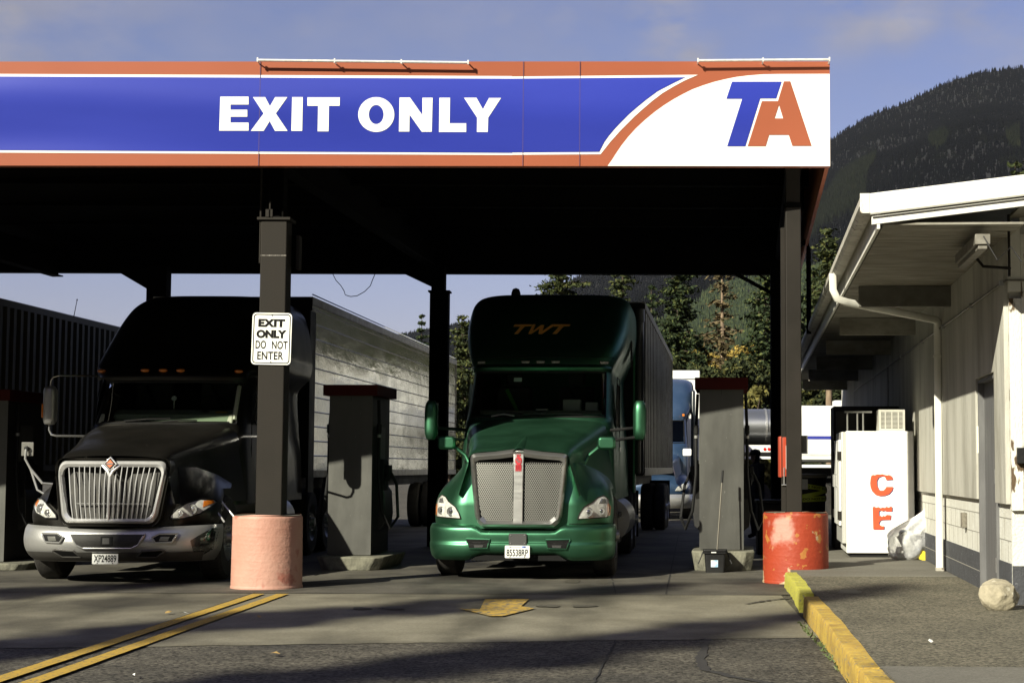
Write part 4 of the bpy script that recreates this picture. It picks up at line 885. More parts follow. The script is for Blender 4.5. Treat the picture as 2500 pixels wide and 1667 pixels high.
# ================================================================ TRACTOR UNITS (local: x right in the photo, y away from the camera, z up)
def lerp_tab(tab, z):
    if z <= tab[0][0]: return tab[0][1:]
    for a, b in zip(tab[:-1], tab[1:]):
        if z <= b[0]:
            t = (z-a[0])/(b[0]-a[0]); return tuple(p+(q-p)*t for p, q in zip(a[1:], b[1:]))
    return tab[-1][1:]
def smooth_tab(tab, n=4):
    """Catmull-Rom densify"""
    out = []
    for i in range(len(tab)-1):
        p0 = tab[max(i-1,0)]; p1 = tab[i]; p2 = tab[i+1]; p3 = tab[min(i+2,len(tab)-1)]
        for k in range(n):
            t = k/n; out.append(tuple(.5*((2*b)+(-a+c)*t+(2*a-5*b+4*c-d)*t*t+(-a+3*b-3*c+d)*t**3) for a,b,c,d in zip(p0,p1,p2,p3)))
    out.append(tab[-1]); return out
class Shell:
    """stack of horizontal outlines: front superellipse + straight sides. tab rows: (z, yfront, halfwidth, cornerdepth)"""
    def __init__(s, tab, n=4.0, yback=None): s.tab = tab; s.n = n; s.yback = yback
    def row(s, z): return lerp_tab(s.tab, z)
    def pull(s, x, y, z):
        if not getattr(s, 'inner', None): return y
        x0, x1, a, b = s.inner; t = min(1, max(0, (x1-abs(x))/(x1-x0))); t = t*t*(3-2*t); yi = a+b*max(0, z-.95)
        return y*(1-t)+min(y, yi)*t
    def y(s, x, z):
        yf, w, D = s.row(z)[:3]; q = min(abs(x)/w, .9999); return s.pull(x, yf + D*(1-(1-q**s.n)**(1/s.n)), z)
    def fn(s, zs, yb):
        def f(u, v):
            z = zs[min(int(round(v*(len(zs)-1))), len(zs)-1)]; yf, w, D = s.row(z)[:3]; Yb = yb(z) if callable(yb) else yb
            e = .16
            if u < e: t = u/e; return (-w, Yb+(yf+D-Yb)*t, z)
            if u > 1-e: t = (1-u)/e; return (w, Yb+(yf+D-Yb)*t, z)
            th = math.pi*(1-(u-e)/(1-2*e)); c, sn = math.cos(th), math.sin(th)
            x = w*math.copysign(abs(c)**(2/s.n), c); return (x, s.pull(x, yf+D*(1-max(sn,0)**(2/s.n)), z), z)
        return f
    def patch(s, quad, eps, nx=12, nz=8):
        """quad corners (x,z): bottom-left, bottom-right, top-right, top-left -> mesh lying eps in front of the shell"""
        (ax,az),(bx,bz_),(cx_,cz_),(dx,dz) = quad
        def f(u, v):
            x = (ax*(1-u)+bx*u)*(1-v)+(dx*(1-u)+cx_*u)*v; z = (az*(1-u)+bz_*u)*(1-v)+(dz*(1-u)+cz_*u)*v
            return (x, s.y(x, z)-eps, z)
        return MB().grid(f, nx, nz)
    def outline(s, pts, eps, thick=.012, dens=4):
        """filled outline (x,z) laid on the shell with a rim thickness"""
        P = []
        for a, b in zip(pts, pts[1:]+pts[:1]):
            for k in range(dens): P.append((a[0]+(b[0]-a[0])*k/dens, a[1]+(b[1]-a[1])*k/dens))
        cx0 = sum(p[0] for p in P)/len(P); cz0 = sum(p[1] for p in P)/len(P); vs = []; fs = []; n = len(P); R = 5
        for r in range(R):
            k = 1-r/R
            for p in P:
                x = cx0+(p[0]-cx0)*k; z = cz0+(p[1]-cz0)*k; vs.append((x, s.y(x, z)-eps, z))
        vs.append((cx0, s.y(cx0, cz0)-eps, cz0))
        for r in range(R-1):
            for i in range(n): fs.append((r*n+i, r*n+(i+1)%n, (r+1)*n+(i+1)%n, (r+1)*n+i))
        fs += [((R-1)*n+i, (R-1)*n+(i+1)%n, R*n) for i in range(n)]
        b0 = len(vs); vs += [(p[0], s.y(p[0], p[1])-eps+thick, p[1]) for p in P]; fs += [(i, (i+1)%n, b0+(i+1)%n, b0+i) for i in range(n)]
        return MB().add(vs, fs)
    def ring(s, pts, w, eps, dens=4, sub=1):
        """raised rim following an outline"""
        P = []
        for a, b in zip(pts, pts[1:]+pts[:1]):
            for k in range(dens): P.append((a[0]+(b[0]-a[0])*k/dens, a[1]+(b[1]-a[1])*k/dens))
        P.append(P[0]); return MB().tube([(x, s.y(x,z)-eps, z) for x, z in P], w, 6)
glass = bpy.data.materials.new('cab_glass'); glass.use_nodes = True; gn = glass.node_tree; gn.nodes.clear()
go = gn.nodes.new('ShaderNodeOutputMaterial'); gt = gn.nodes.new('ShaderNodeBsdfTransparent'); gt.inputs[0].default_value = (.62,.70,.64,1)
gg = gn.nodes.new('ShaderNodeBsdfGlossy'); gg.inputs['Roughness'].default_value = .04; gf = gn.nodes.new('ShaderNodeFresnel'); gf.inputs['IOR'].default_value = 1.35; gm = gn.nodes.new('ShaderNodeMixShader')
gn.links.new(gf.outputs[0], gm.inputs[0]); gn.links.new(gt.outputs[0], gm.inputs[1]); gn.links.new(gg.outputs[0], gm.inputs[2]); gn.links.new(gm.outputs[0], go.inputs[0])
m_lens = M('headlight_reflector', (.75,.75,.74), (.50,.50,.49), scale=16, rough=.12, metal=.85, coat=1, coatr=.02, bump=.5, bscale=14)
m_bulb = M('headlight_projector', (.16,.16,.17), (.4,.4,.42), scale=30, rough=.05, metal=.9, coat=1)
m_headw = M('clear_headlamp_white', (.62,.62,.58), (.38,.38,.36), scale=22, rough=.18, coat=1, coatr=.02)
m_plate = M('licence_plate', (.62,.64,.63), (.70,.70,.66), scale=10, rough=.5)
m_interior = M('cab_interior_grey', (.035,.035,.032), rough=.8)
def wheel(t, x0, x1, y, r=.52, name='wheel', hub=True, rim=None):
    s = 1 if x1 > x0 else -1
    w = part(name, MB().lathe([(r*.55,x0),(r*.9,x0),(r*.98,x0+s*.03),(r,x0+s*.06),(r,x1-s*.06),(r*.98,x1-s*.03),(r*.9,x1),(r*.55,x1)], 36, axis='x', c=(0,y,r)), m_rubber, t, smooth=True)
    if hub:
        part('rim', MB().lathe([(r*.56,x1),(r*.54,x1-s*.03),(r*.40,x1-s*.10),(r*.30,x1-s*.05),(r*.16,x1-s*.03),(r*.13,x1+s*.04),(0,x1+s*.05)], 28, axis='x', c=(0,y,r)), rim or m_satin, w, smooth=True)
        nb = MB()
        for k in range(10): a = k*math.pi/5; nb.cyl((x1-s*.05, y+r*.24*math.cos(a), r+r*.24*math.sin(a)), (x1+s*.0, y+r*.24*math.cos(a), r+r*.24*math.sin(a)), .018, n=6)
        part('wheel_nuts', nb, m_chrome, w)
    return w
def plate_text(t, s, x, z, y, sub=True):
    p = part('licence_plate', MB().prism(rrect(x-.152,x+.152,z-.076,z+.076,.012), lambda a,b:(a,y,b), lambda a,b:(a,y+.004,b)), m_plate, t)
    part('plate_number', pl(text(s, .12, .0015, .0015, .262), Matrix.Translation((x, y-.0005, z-.012)) @ FACE), m_ink, p)
    part('plate_sticker', MB().box(x+.06,x+.105,y-.002,y-.0005,z+.048,z+.068), M('plate_sticker_blue', (.08,.15,.45), rough=.5), p)
    part('plate_header', MB().box(x-.09,x+.04,y-.0015,y-.0003,z+.052,z+.062), M('plate_header_grey', (.36,.38,.42), rough=.6), p)
    for sx in (-1,1):
        part('plate_bolt', MB().cyl((x+sx*.09,y-.006,z+.058),(x+sx*.09,y,z+.058),.006,n=8).cyl((x+sx*.09,y-.006,z-.064),(x+sx*.09,y,z-.064),.006,n=8), m_dark, p)
def chassis(t, L_=8.6):
    part('chassis', MB().box(-.42,-.34,1.2,L_,.72,1.0).box(.34,.42,1.2,L_,.72,1.0).box(-.34,.34,1.3,1.5,.75,.95).box(-.34,.34,L_-.2,L_,.75,.95), m_black, t)
    for s in (-1,1):
        wheel(t, s*.86, s*1.14, 1.18, hub=True)
        part('fuel_tank', MB().cyl((s*.92,3.0,.66),(s*.92,4.8,.66),.31,n=28), m_satin if s > 0 else m_black, t, smooth=True)
        part('cab_step', MB().box(s*.80,s*1.12,2.15,2.9,.38,.44).box(s*.80,s*1.12,2.15,2.9,.72,.78), m_black, t)
        part('frame_skirt', MB().box(s*.64,s*.70,2.1,5.8,.9,1.1), m_black, t)
        for y in (6.9, 8.2):
            wheel(t, s*.50, s*.76, y, hub=False, name='inner_wheel'); wheel(t, s*.80, s*1.08, y)
        part('mud_flap', MB().box(s*.52,s*1.1,8.85,8.87,.2,1.0), m_black, t)

def cab(t, shell, ztop, yb, paint, zw0, zw1, ww, seam_z, skipw=True):
    zs = [shell.tab[0][0]]
    z = zs[0]
    while z < ztop-.001: z = min(z+ (.04 if z < ztop-.35 else .015), ztop); zs.append(z)
    NU = 90
    def sk(u, v):
        z = zs[0]+(0); zz = zs[min(int(v*(len(zs)-1)+.0), len(zs)-1)]
        if not (zw0 < zz < zw1) or not (.16 < u < .84): return False
        th = math.pi*(1-(u-.16)/.68); w = shell.row(zz)[1]; x = w*math.copysign(abs(math.cos(th))**(2/shell.n), math.cos(th)); return abs(x) < ww
    mb = MB().grid(shell.fn(zs, yb), NU, len(zs)-1, skip=sk)
    # back wall and roof
    n = NU+1; back = [(mb.v[k*n], mb.v[k*n+NU]) for k in range(len(zs))]
    vs = []; fs = []
    for a, b in back: vs += [a, b]
    fs = [(2*k, 2*k+1, 2*k+3, 2*k+2) for k in range(len(zs)-1)]; mb.add(vs, fs)
    o = (len(zs)-1)*n; mb.add([mb.v[o+i] for i in range(n)], [tuple(range(n))])
    body = part('cab', mb, paint, t, smooth=True, ang=45)
    ws = part('windshield', shell.patch([(-ww-.03,zw0-.01),(ww+.03,zw0-.01),(ww+.0,zw1+.02),(-ww-.0,zw1+.02)], -.012, 30, 12), glass, t, smooth=True)
    pr = [(-ww-.02,zw0+.0),(ww+.02,zw0+.0),(ww,zw1+.015),(-ww,zw1+.015)]
    part('windshield_seal', shell.ring(pr, .014, .004, 14), m_black, ws, smooth=True)
    return body
def wipers(t, shell, z0, pts):
    for a, b in pts:
        w = part('wiper', MB().tube([(a[0], shell.y(a[0],a[1])-.03, a[1]), ((a[0]+b[0])/2, shell.y((a[0]+b[0])/2,(a[1]+b[1])/2)-.06, (a[1]+b[1])/2+.01), (b[0], shell.y(b[0],b[1])-.03, b[1])], .010, 6), m_black, t)

# ---------------------------------------------------------------- GREEN TRACTOR
def metallic(name, c, c2, rough=.34, metal=.65, coat=.7, coatr=.08, dirt=(.03,.028,.02)):
    return M(name, c, c2, scale=1.4, rough=rough, rough2=rough+.1, metal=metal, coat=coat, coatr=coatr, bump=.02, bscale=220)
m_green = metallic('metallic_green_paint', (.057,.178,.102), (.065,.195,.114), rough=.38, metal=.95, coat=.08, coatr=.12)
GA = R_(2.6)
gx = (1267-1550)/4100*20.7
G = thing('semi_truck', 'metallic green semi tractor with chrome mesh grille parked in the middle lane', 'truck', (gx, 20.7, 0), -GA, 'semi tractors under the canopy')
chassis(G, 8.8)
nose = Shell(smooth_tab([(.62,.17,1.12,.70),(.75,.13,1.13,.70),(.90,.13,1.13,.72),(1.0,.17,1.12,.76),(1.12,.27,1.08,.84),(1.22,.42,1.02,.90),(1.32,.66,.93,.85),(1.40,.95,.82,.75),(1.45,1.2,.72,.6)], 4), n=2.9)
wy, wr_ = 1.18, .64
nose.inner = (.66, .98, .13, .30)
def fend_back(z): return 1.62+.60*min(1, ((z-1.12)/.28))**.7
def nose_back(z):
    if z < 1.13: return max(wy-math.sqrt(max(wr_**2-(z-.50)**2, 0)), .2)+.0
    return 2.2
zs = frange(.64, 1.12, 14)
mb = MB().grid(nose.fn(zs, lambda z: max(nose_back(z), nose.row(z)[0]+nose.row(z)[2]*.9)), 80, 14)
zs2 = frange(1.12, 1.45, 16); mb.grid(nose.fn(zs2, lambda z: max(fend_back(z), nose.row(z)[0]+nose.row(z)[2]+.02)), 80, 16); mb.add([mb.v[-81+i] for i in range(81)], [tuple(range(81))])
part('fender_nose', mb, m_green, G, smooth=True, ang=50)
# hood: loft along y
def hood(zt_tab, prof, mat, name='hood', nu=12, y0=.08, y1=2.22, n=28, side_z=1.05):
    tab = smooth_tab(zt_tab, 5); mb = MB()
    def f(u, v):
        y = y0+(y1-y0)*v; zt, w, dr = lerp_tab(tab, y); s = -1 if u < .5 else 1; q = abs(u-.5)*2
        k = q*(len(prof)-1); i = min(int(k), len(prof)-2); fr = k-i; px = prof[i][0]*(1-fr)+prof[i+1][0]*fr; pz_ = prof[i][1]*(1-fr)+prof[i+1][1]*fr
        if px <= 1: return (s*w*px, y, zt+pz_*dr)
        return (s*(w+(px-1)), y, (zt-dr)*(1-(px-1)/.12)+side_z*((px-1)/.12))
    mb.grid(f, 48, n); return part(name, mb, mat, G_CUR, smooth=True, ang=60)
G_CUR = G
hp = [(0,0),(.2,-.008),(.4,-.03),(.6,-.07),(.78,-.12),(.90,-.20),(.965,-.36),(1.0,-.64),(1.0,-1.0),(1.03,-1),(1.07,-1),(1.12,-1)]
hd_ = hood([(.06,1.59,.625,.16),(.2,1.645,.64,.18),(.5,1.71,.67,.22),(1.0,1.82,.75,.27),(1.6,1.95,.86,.31),(2.28,2.085,.975,.34)], hp, m_green)
# raised centre rib of the hood
rb = MB(); tabh = smooth_tab([(.06,1.59,.625,.16),(.2,1.645,.64,.18),(.5,1.71,.67,.22),(1.0,1.82,.75,.27),(1.6,1.95,.86,.31),(2.28,2.085,.975,.34)], 5)
def ribf(u, v):
    y = .02+1.2*v; zt = lerp_tab(tabh, y)[0]; w = .075*(1-v*.8); x = -w+2*w*u; return (x*(1.0), y, zt-.012+.045*(1-v)*math.sin(math.pi*u)**.6)
rb.grid(ribf, 10, 14); part('hood_rib', rb, m_green, G, smooth=True, ang=60)
crs = MB().tube([(.22,.12,1.60),(.28,.8,1.775),(.36,1.5,1.91),(.44,2.15,2.02)], .012, 6).tube([(-.22,.12,1.60),(-.28,.8,1.775),(-.36,1.5,1.91),(-.44,2.15,2.02)], .012, 6)
crs2 = MB().box(-.60,.60,.10,.14,1.5,1.555)
# grille
gl = thing  # placeholder name kept short
og = [(-.605,1.49),(-.60,1.545),(-.56,1.565),(-.30,1.585),(-.07,1.615),(.07,1.615),(.30,1.585),(.56,1.565),(.60,1.545),(.605,1.49),(.575,1.15),(.535,.80),(.505,.72),(.44,.665),(-.44,.665),(-.505,.72),(-.535,.80),(-.575,1.15)]
def gy(x, z): return -.005+.10*abs(x)**1.7+.07*max(0, (z-.66))**1.5
def on_g(me, off): 
    for v in me.vertices: x, z, d = v.co.x, v.co.y, v.co.z; v.co = (x, gy(x, z)-off-d, z)
    return me
def dense(lp, n=6): return [(a[0]+(b[0]-a[0])*k/n, a[1]+(b[1]-a[1])*k/n) for a, b in zip(lp, lp[1:]+lp[:1]) for k in range(n)]
holeL = [(-.548,1.485),(-.085,1.52),(-.075,1.46),(-.065,.76),(-.085,.735),(-.405,.735),(-.445,.775),(-.50,1.05)]
holeR = [(-x, z) for x, z in holeL][::-1]
def frame_bars():
    """chrome surround as swept bars so that it has real depth"""
    mb = MB()
    def band(outer, inner):
        n = len(outer); vs = []
        for (a, b) in zip(outer, inner):
            mx_, mz = (a[0]+b[0])/2, (a[1]+b[1])/2
            vs += [(a[0], gy(*a)+.16, a[1]), (a[0], gy(*a)+.0, a[1]), (mx_, gy(mx_,mz)-.035, mz), (b[0], gy(*b)+.0, b[1]), (b[0], gy(*b)+.05, b[1])]
        fs = []
        for i in range(n):
            j = (i+1) % n
            for k in range(4): fs.append((i*5+k, j*5+k, j*5+k+1, i*5+k+1))
        mb.add(vs, fs)
    o_ = dense(og, 4)
    # inner outline = outer scaled toward centre by a fixed border
    inn = []
    cxz = (0, 1.13)
    for x, z in o_:
        d = Vector((x-cxz[0], z-cxz[1])); bx_ = .062; sx = (abs(x)-bx_)/abs(x) if abs(x) > .09 else 1
        zz = z-(.085 if z > 1.48 else 0)+(.07 if z < .74 else 0); inn.append((x*sx if abs(x) > .09 else x, zz))
    band(o_, inn); return mb
gr = part('grille_frame', frame_bars(), m_satin if False else M('grille_aluminium', (.50,.50,.49), (.42,.42,.41), scale=3, rough=.28, rough2=.38, metal=.9, bump=.1, bscale=60, stretch=(1,1,8)), G, smooth=True, ang=50)
cb = MB().prism([(-.062,.70),(.062,.70),(.058,1.2),(.066,1.60),(-.066,1.60),(-.058,1.2)], lambda a,b:(a, gy(a,b)-.022, b), lambda a,b:(a, gy(a,b)+.05, b))
part('grille_post', cb, MATS['grille_aluminium'], gr, bevel=.008)
def mesh_panel(hole, name):
    mb = MB(); xs = [p[0] for p in hole]; zs_ = [p[1] for p in hole]; c = .026; r = .0042
    def inside(x, z):
        n = len(hole); ins = False
        for i in range(n):
            (x1, z1), (x2, z2) = hole[i], hole[(i+1) % n]
            if (z1 > z) != (z2 > z) and x < (x2-x1)*(z-z1)/(z2-z1)+x1: ins = not ins
        return ins
    nx = int((max(xs)-min(xs))/c)+2; nz = int((max(zs_)-min(zs_))/c)+2
    for i in range(nx):
        for j in range(nz):
            x = min(xs)+(i+(.5 if j % 2 else 0))*c; z = min(zs_)+j*c*.86
            if z > max(zs_) or not inside(x, z): continue
            for sx, sz in ((1,1),(1,-1)):
                a = Vector((x, z)); b = Vector((x+sx*c*.5, z+sz*c*.86)); d = (b-a).normalized(); q = Vector((-d.y, d.x))*r
                pts = [(a+q), (b+q), (b-q), (a-q)]; m_ = (a+b)/2
                vs = [(p.x, gy(p.x,p.y)+.012+(.003 if sz > 0 else 0), p.y) for p in pts]; mb.add(vs, [(0,1,2,3)])
    return part(name, mb, M('mesh_wire', (.20,.20,.185), rough=.4, metal=.4), gr)
mesh_panel([(x*1.03, z) for x, z in holeL], 'mesh_panel'); mesh_panel([(x*1.03, z) for x, z in holeR], 'mesh_panel')
part('grille_backing', MB().prism([(-.57,1.55),(.57,1.55),(.48,.69),(-.48,.69)], lambda a,b:(a, gy(a,b)+.045, b), lambda a,b:(a, gy(a,b)+.055, b)), m_ink, gr)
# grille badge: red oval with vertical bars
m_badge = M('red_badge_enamel', (.42,.03,.04), rough=.3, coat=.5)
bdg = part('badge', MB().prism(arcpts(0,1.475,.040,.055,0,360,24)[:-1], lambda a,b:(a, gy(a,b)-.030, b), lambda a,b:(a, gy(a,b)-.018, b)), m_badge, gr)
bb_ = MB()
for k in range(4): bb_.box(-.036+k*.0195, -.022+k*.0195, gy(0,1.38)-.027, gy(0,1.38)-.018, 1.345, 1.425)
for k in (-1,0,1): bb_.box(k*.02-.007, k*.02+.007, gy(0,1.54)-.027, gy(0,1.54)-.018, 1.532, 1.55)
part('badge_bars', bb_, m_badge, bdg)
mo = [pl(text('K', .045, .001, .001), Matrix.Translation((-.012, gy(0,1.48)-.0305, 1.488)) @ FACE), pl(text('W', .045, .001, .001), Matrix.Translation((.008, gy(0,1.46)-.0305, 1.462)) @ FACE)]
part('badge_monogram', join_mesh(mo, 'mono'), m_chrome, bdg)
# bumper
bump = Shell(smooth_tab([(.25,.10,1.12,.72),(.30,.03,1.15,.72),(.38,.0,1.165,.72),(.46,.0,1.17,.72),(.475,.018,1.165,.71),(.60,.01,1.17,.72),(.655,.02,1.165,.72),(.69,.07,1.15,.70)], 3), n=3.4)
zsb = frange(.25, .69, 26); f0 = bump.fn(zsb, 1.0-.28)
def bf(u, v):
    x, y, z = f0(u, v); a = min(1, max(0, (abs(x)-.44)/.12)); a = a*a*(3-2*a)
    ztop = .618+(.07)*a; zbot = .325-.075*min(1, max(0, (abs(x)-.45)/.2)); zz = zbot+(ztop-zbot)*v
    x2, y2, _ = f0(u, (zz-.25)/.44) if False else (x, y, z); return (x, y, zz)
mb = MB().grid(bf, 90, 26); w_ = 91
mb.add([mb.v[26*w_+i] for i in range(w_)]+[(mb.v[26*w_+i][0]*.93, mb.v[26*w_+i][1]+.10, mb.v[26*w_+i][2]-.01) for i in range(w_)], [(i,i+1,w_+i+1,w_+i) for i in range(w_-1)])
bpr = part('bumper', mb, m_green, G, smooth=True, ang=40)
part('bumper_back', MB().box(-1.0,1.0,.30,.60,.35,.62), m_black, G)
part('bumper_line', bump.ring([(-1.12,.468),(0,.468),(1.12,.468)][:3], .004, .001, 30), m_black, bpr) if False else None
for s in (-1,1):
    q = [(s*.37,.405),(s*.60,.40),(s*.64,.515),(s*.345,.51)]
    part('fog_recess', bump.outline(q, .020, .003), m_ink, bpr); part('fog_lamp', bump.outline([(s*.43,.415),(s*.53,.412),(s*.54,.445),(s*.42,.445)], .024, .003), M('fog_glass', (.05,.05,.05), rough=.1, coat=1), bpr)  # black patch laid proud, painting the shade inside an open recess
    part('recess_lip', bump.ring(q, .010, .014, 6), m_green, bpr, smooth=True)
part('air_dam', MB().prism([(-.60,.25),(.60,.25),(.45,.345),(-.45,.345)], lambda a,b:(a,.10,b), lambda a,b:(a,.13,b)), m_ink, bpr)
part('side_seam', MB().tube([(1.168,.62,z) for z in (.28,.65)], .003, 5), m_ink, bpr)
pb = part('tow_cover', MB().prism(rrect(-.11,.11,.445,.585,.012), lambda a,b:(a,-.012,b), lambda a,b:(a,.01,b)), M('graphite_plastic', (.05,.05,.05), rough=.45), bpr, bevel=.004)
part('cover_bolts', MB().cyl((-.085,-.018,.565),(-.085,-.011,.565),.008,n=8).cyl((.085,-.018,.565),(.085,-.011,.565),.008,n=8).cyl((-.085,-.018,.465),(-.085,-.011,.465),.008,n=8).cyl((.085,-.018,.465),(.085,-.011,.465),.008,n=8), m_chrome, pb)
plate_text(bpr, '85538RP', 0.0, .365, -.035)
# headlights
for s in (-1,1):
    o1 = [(s*.725,.76),(s*1.075,.775),(s*1.095,.86),(s*1.075,1.0),(s*1.02,1.045),(s*.955,1.02),(s*.90,.965),(s*.80,.905),(s*.75,.83)]
    hl = part('headlight', nose.outline(o1, .012, .02, 5), m_headw, G, smooth=True, ang=50)
    part('headlight_rim', nose.ring(o1, .006, .013, 5), m_dark, hl, smooth=True)
    for (x, z, r) in ((s*.85,.845,.060),(s*1.0,.855,.05)):
        y = nose.y(x, z)-.012; part('reflector_ring', MB().lathe([(r,y-.002),(r*.93,y-.012),(r*.8,y-.004),(r*.5,y-.003)], 24, axis='y', c=(x,0,z)), m_lens, hl, smooth=True)
        part('projector_lens', scaled(MB().lathe([(0,-.5),(.5,-.42),(.85,-.2),(1,0)], 20, axis='y'), Matrix.Translation((x,y-.003,z)) @ Matrix.Diagonal((r*.52,.03,r*.52,1))) if 'scaled' in globals() else MB(), m_bulb, hl, smooth=True)
    part('turn_lens', nose.outline([(s*1.075,.785),(s*1.105,.80),(s*1.11,.90),(s*1.085,.955),(s*1.07,.9)], .016, .01, 3), m_amber, hl)
    part('upper_lamp', nose.outline([(s*.97,.945),(s*1.05,.95),(s*1.045,1.0),(s*1.0,1.01)], .016, .006, 3), m_lens, hl)
part('nose_seam', nose.ring([(.62,.70),(.9,.70),(1.11,.70),(.9,.702)], .004, .002, 6), m_ink, G)
# cab
gcab = Shell(smooth_tab([(.95,2.02,1.06,.6),(1.6,2.04,1.05,.6),(2.0,2.12,1.02,.62),(2.1,2.2,1.01,.66),(2.4,2.40,.99,.68),(2.70,2.58,.98,.70),(2.78,2.60,1.00,.74),(2.90,2.64,1.05,.80),(3.05,2.74,1.11,.95),(3.3,2.98,1.17,1.1),(3.55,3.24,1.18,1.2),(3.75,3.50,1.17,1.3),(3.88,3.80,1.13,1.4),(3.95,4.15,1.05,1.35),(3.985,4.5,.95,1.1)], 4), n=4.2)
cab(G, gcab, 3.985, 6.05, m_green, 2.08, 2.70, .90, 2.9)
brow = MB().grid(lambda u, v: (lambda x: (x, gcab.y(x, 2.76)-.05*math.sin(math.pi*v)-.01, 2.72+.10*v))(-.97+1.94*u), 30, 8); part('visor_brow', brow, m_green, G, smooth=True, ang=60)
part('fairing_seam', gcab.ring([(-1.05,2.93),(-.6,2.93),(0,2.93),(.6,2.93),(1.05,2.93),(0,2.931)], .006, .0, 8), m_ink, G)
for x in (-.84,-.21,0.0,.21,.88):
    ml = part('marker_light', gcab.outline([(x-.05,2.835),(x+.05,2.835),(x+.06,2.865),(x-.06,2.865)], .014, .016, 2), M('marker_lens', (.35,.35,.33), (.65,.65,.62), scale=50, rough=.15, coat=1), G)
    part('marker_rim', gcab.ring([(x-.05,2.83),(x+.05,2.83),(x+.065,2.87),(x-.065,2.87)], .004, .012, 2), m_dark, ml)
# wordmark TWT, slanted
def para(pts): return [p for p in pts]
m_gold_l = M('orange_gold_wordmark', (.85,.42,.09), rough=.4)
T1 = [(0,0),(90,0),(86,11),(52,13),(22,58),(2,58),(30,14),(-8,14)]
W1 = [(98,0),(112,0),(102,40),(140,4),(158,4),(150,40),(196,0),(216,0),(150,58),(132,58),(134,26),(96,58),(80,58)]
T2 = [(196,0),(286,0),(278,12),(250,13),(218,58),(196,58),(226,14),(200,14)]
for nm, pts, dx in (('letter_t',T1,0),('letter_w',W1,-6),('letter_t',T2,0)):
    q = [(-.42+(a+dx)/286*.80, 3.42-b*.0026) for a, b in pts]
    me = shape([q], .002)
    bm = bmesh.new(); bm.from_mesh(me); bmesh.ops.triangulate(bm, faces=bm.faces); bmesh.ops.subdivide_edges(bm, edges=[e for e in bm.edges if e.calc_length() > .1], cuts=2, use_grid_fill=False); bm.to_mesh(me); bm.free()
    for v in me.vertices: x, z, d = v.co.x, v.co.y, v.co.z; v.co = (x, gcab.y(x, z)-.006-d, z)
    part(nm, me, m_gold_l, G)
def side_details(t, shell, paint, w, dark=False):
    for s in (1,-1):
        wsx = s*(w+.004)
        part('side_window', MB().prism([(2.75,1.98),(3.55,1.95),(3.55,2.55),(3.05,2.58),(2.78,2.2)], lambda a,b:(wsx,a,b), lambda a,b:(wsx-s*.003,a,b)), M('dark_side_glass', (.012,.013,.014), rough=.05, coat=1), t)
        dr = part('door', MB().tube([(wsx,2.68,1.1),(wsx,2.68,2.1),(wsx,2.98,2.66),(wsx,3.62,2.66),(wsx,3.62,1.1),(wsx,2.68,1.1)], .006, 5), m_ink, t)
        part('door_handle', MB().box(wsx-.01,wsx+.02*s,3.42,3.52,1.62,1.68) if s > 0 else MB().box(wsx+.02*s,wsx+.01,3.42,3.52,1.62,1.68), m_chrome, dr)
        part('sleeper_window', MB().prism(rrect(4.4,4.9,2.9,3.3,.12), lambda a,b:(s*1.172,a,b), lambda a,b:(s*1.165,a,b)), MATS['dark_side_glass'], t)
        part('side_extender', MB().box(s*1.13,s*1.16,6.05,6.5,1.0,3.8) if s > 0 else MB().box(s*1.16,s*1.13,6.05,6.5,1.0,3.8), m_black if dark else paint, t)
side_details(G, gcab, m_green, 1.045)
part('exhaust_stack', MB().lathe([(.075,1.3),(.085,1.35),(.085,3.72),(.095,3.73),(.095,3.93),(.0,3.94)], 20, c=(1.21,6.25,0)), M('black_stack', (.03,.03,.032), rough=.3, metal=.3, coat=.3), G, smooth=True)
part('roof_beacon', MB().lathe([(.07,3.93),(.07,3.99),(.05,4.05),(0,4.07)], 14, c=(-.55,4.3,0)), m_black, G, smooth=True)
# interior
dash = part('dashboard', MB().prism([(0,1.70),(0,2.10),(.10,2.155),(.45,2.19),(.55,2.10),(.6,1.7)], lambda a,b:(-.88,2.30+a,b), lambda a,b:(.88,2.30+a,b)), M('dash_sage', (.30,.33,.25), rough=.6), G, bevel=.02)
def seats(t):
    for s in (-1,1):
        part('seat', MB().box(s*.45-.25,s*.45+.25,3.3,3.45,1.7,2.55).box(s*.45-.12,s*.45+.12,3.3,3.42,2.56,2.75), m_interior, t, bevel=.04)
        part('seat_belt', MB().tube([(s*.45-.1,3.28,2.5),(s*.45+.1,3.26,2.1)], .03, 6), M('hi_vis_green', (.10,.35,.06), rough=.8) if s < 0 and t is G else m_black, t)
    part('steering_wheel', MB().tube([(.45+.22*math.cos(a), 2.86+.10*math.sin(a), 2.16+.19*math.sin(a)) for a in [i*math.pi/12 for i in range(25)]], .014, 8), m_black, t, smooth=True)
seats(G)
part('dash_clutter', MB().box(.30,.55,2.75,2.95,2.17,2.34).box(.62,.80,2.7,2.9,2.17,2.30).box(-.05,.12,2.45,2.6,2.17,2.2), M('papers_white', (.5,.5,.47), rough=.8), G, bevel=.02)
part('screen_sticker', gcab.outline([(-.36,2.575),(-.25,2.575),(-.25,2.63),(-.36,2.63)], -.006, .001, 2), M('pale_sticker', (.35,.5,.42), rough=.5), G)
wipers(G, gcab, 2.1, (((-.52,2.12),(-.18,2.115)),((-.30,2.09),(.05,2.12)),((.05,2.11),(.62,2.115))))
part('wiper_base', MB().tube([(-.62,2.16,2.085),(-.45,2.12,2.115),(-.30,2.10,2.09)], .012, 6), m_satin, G)
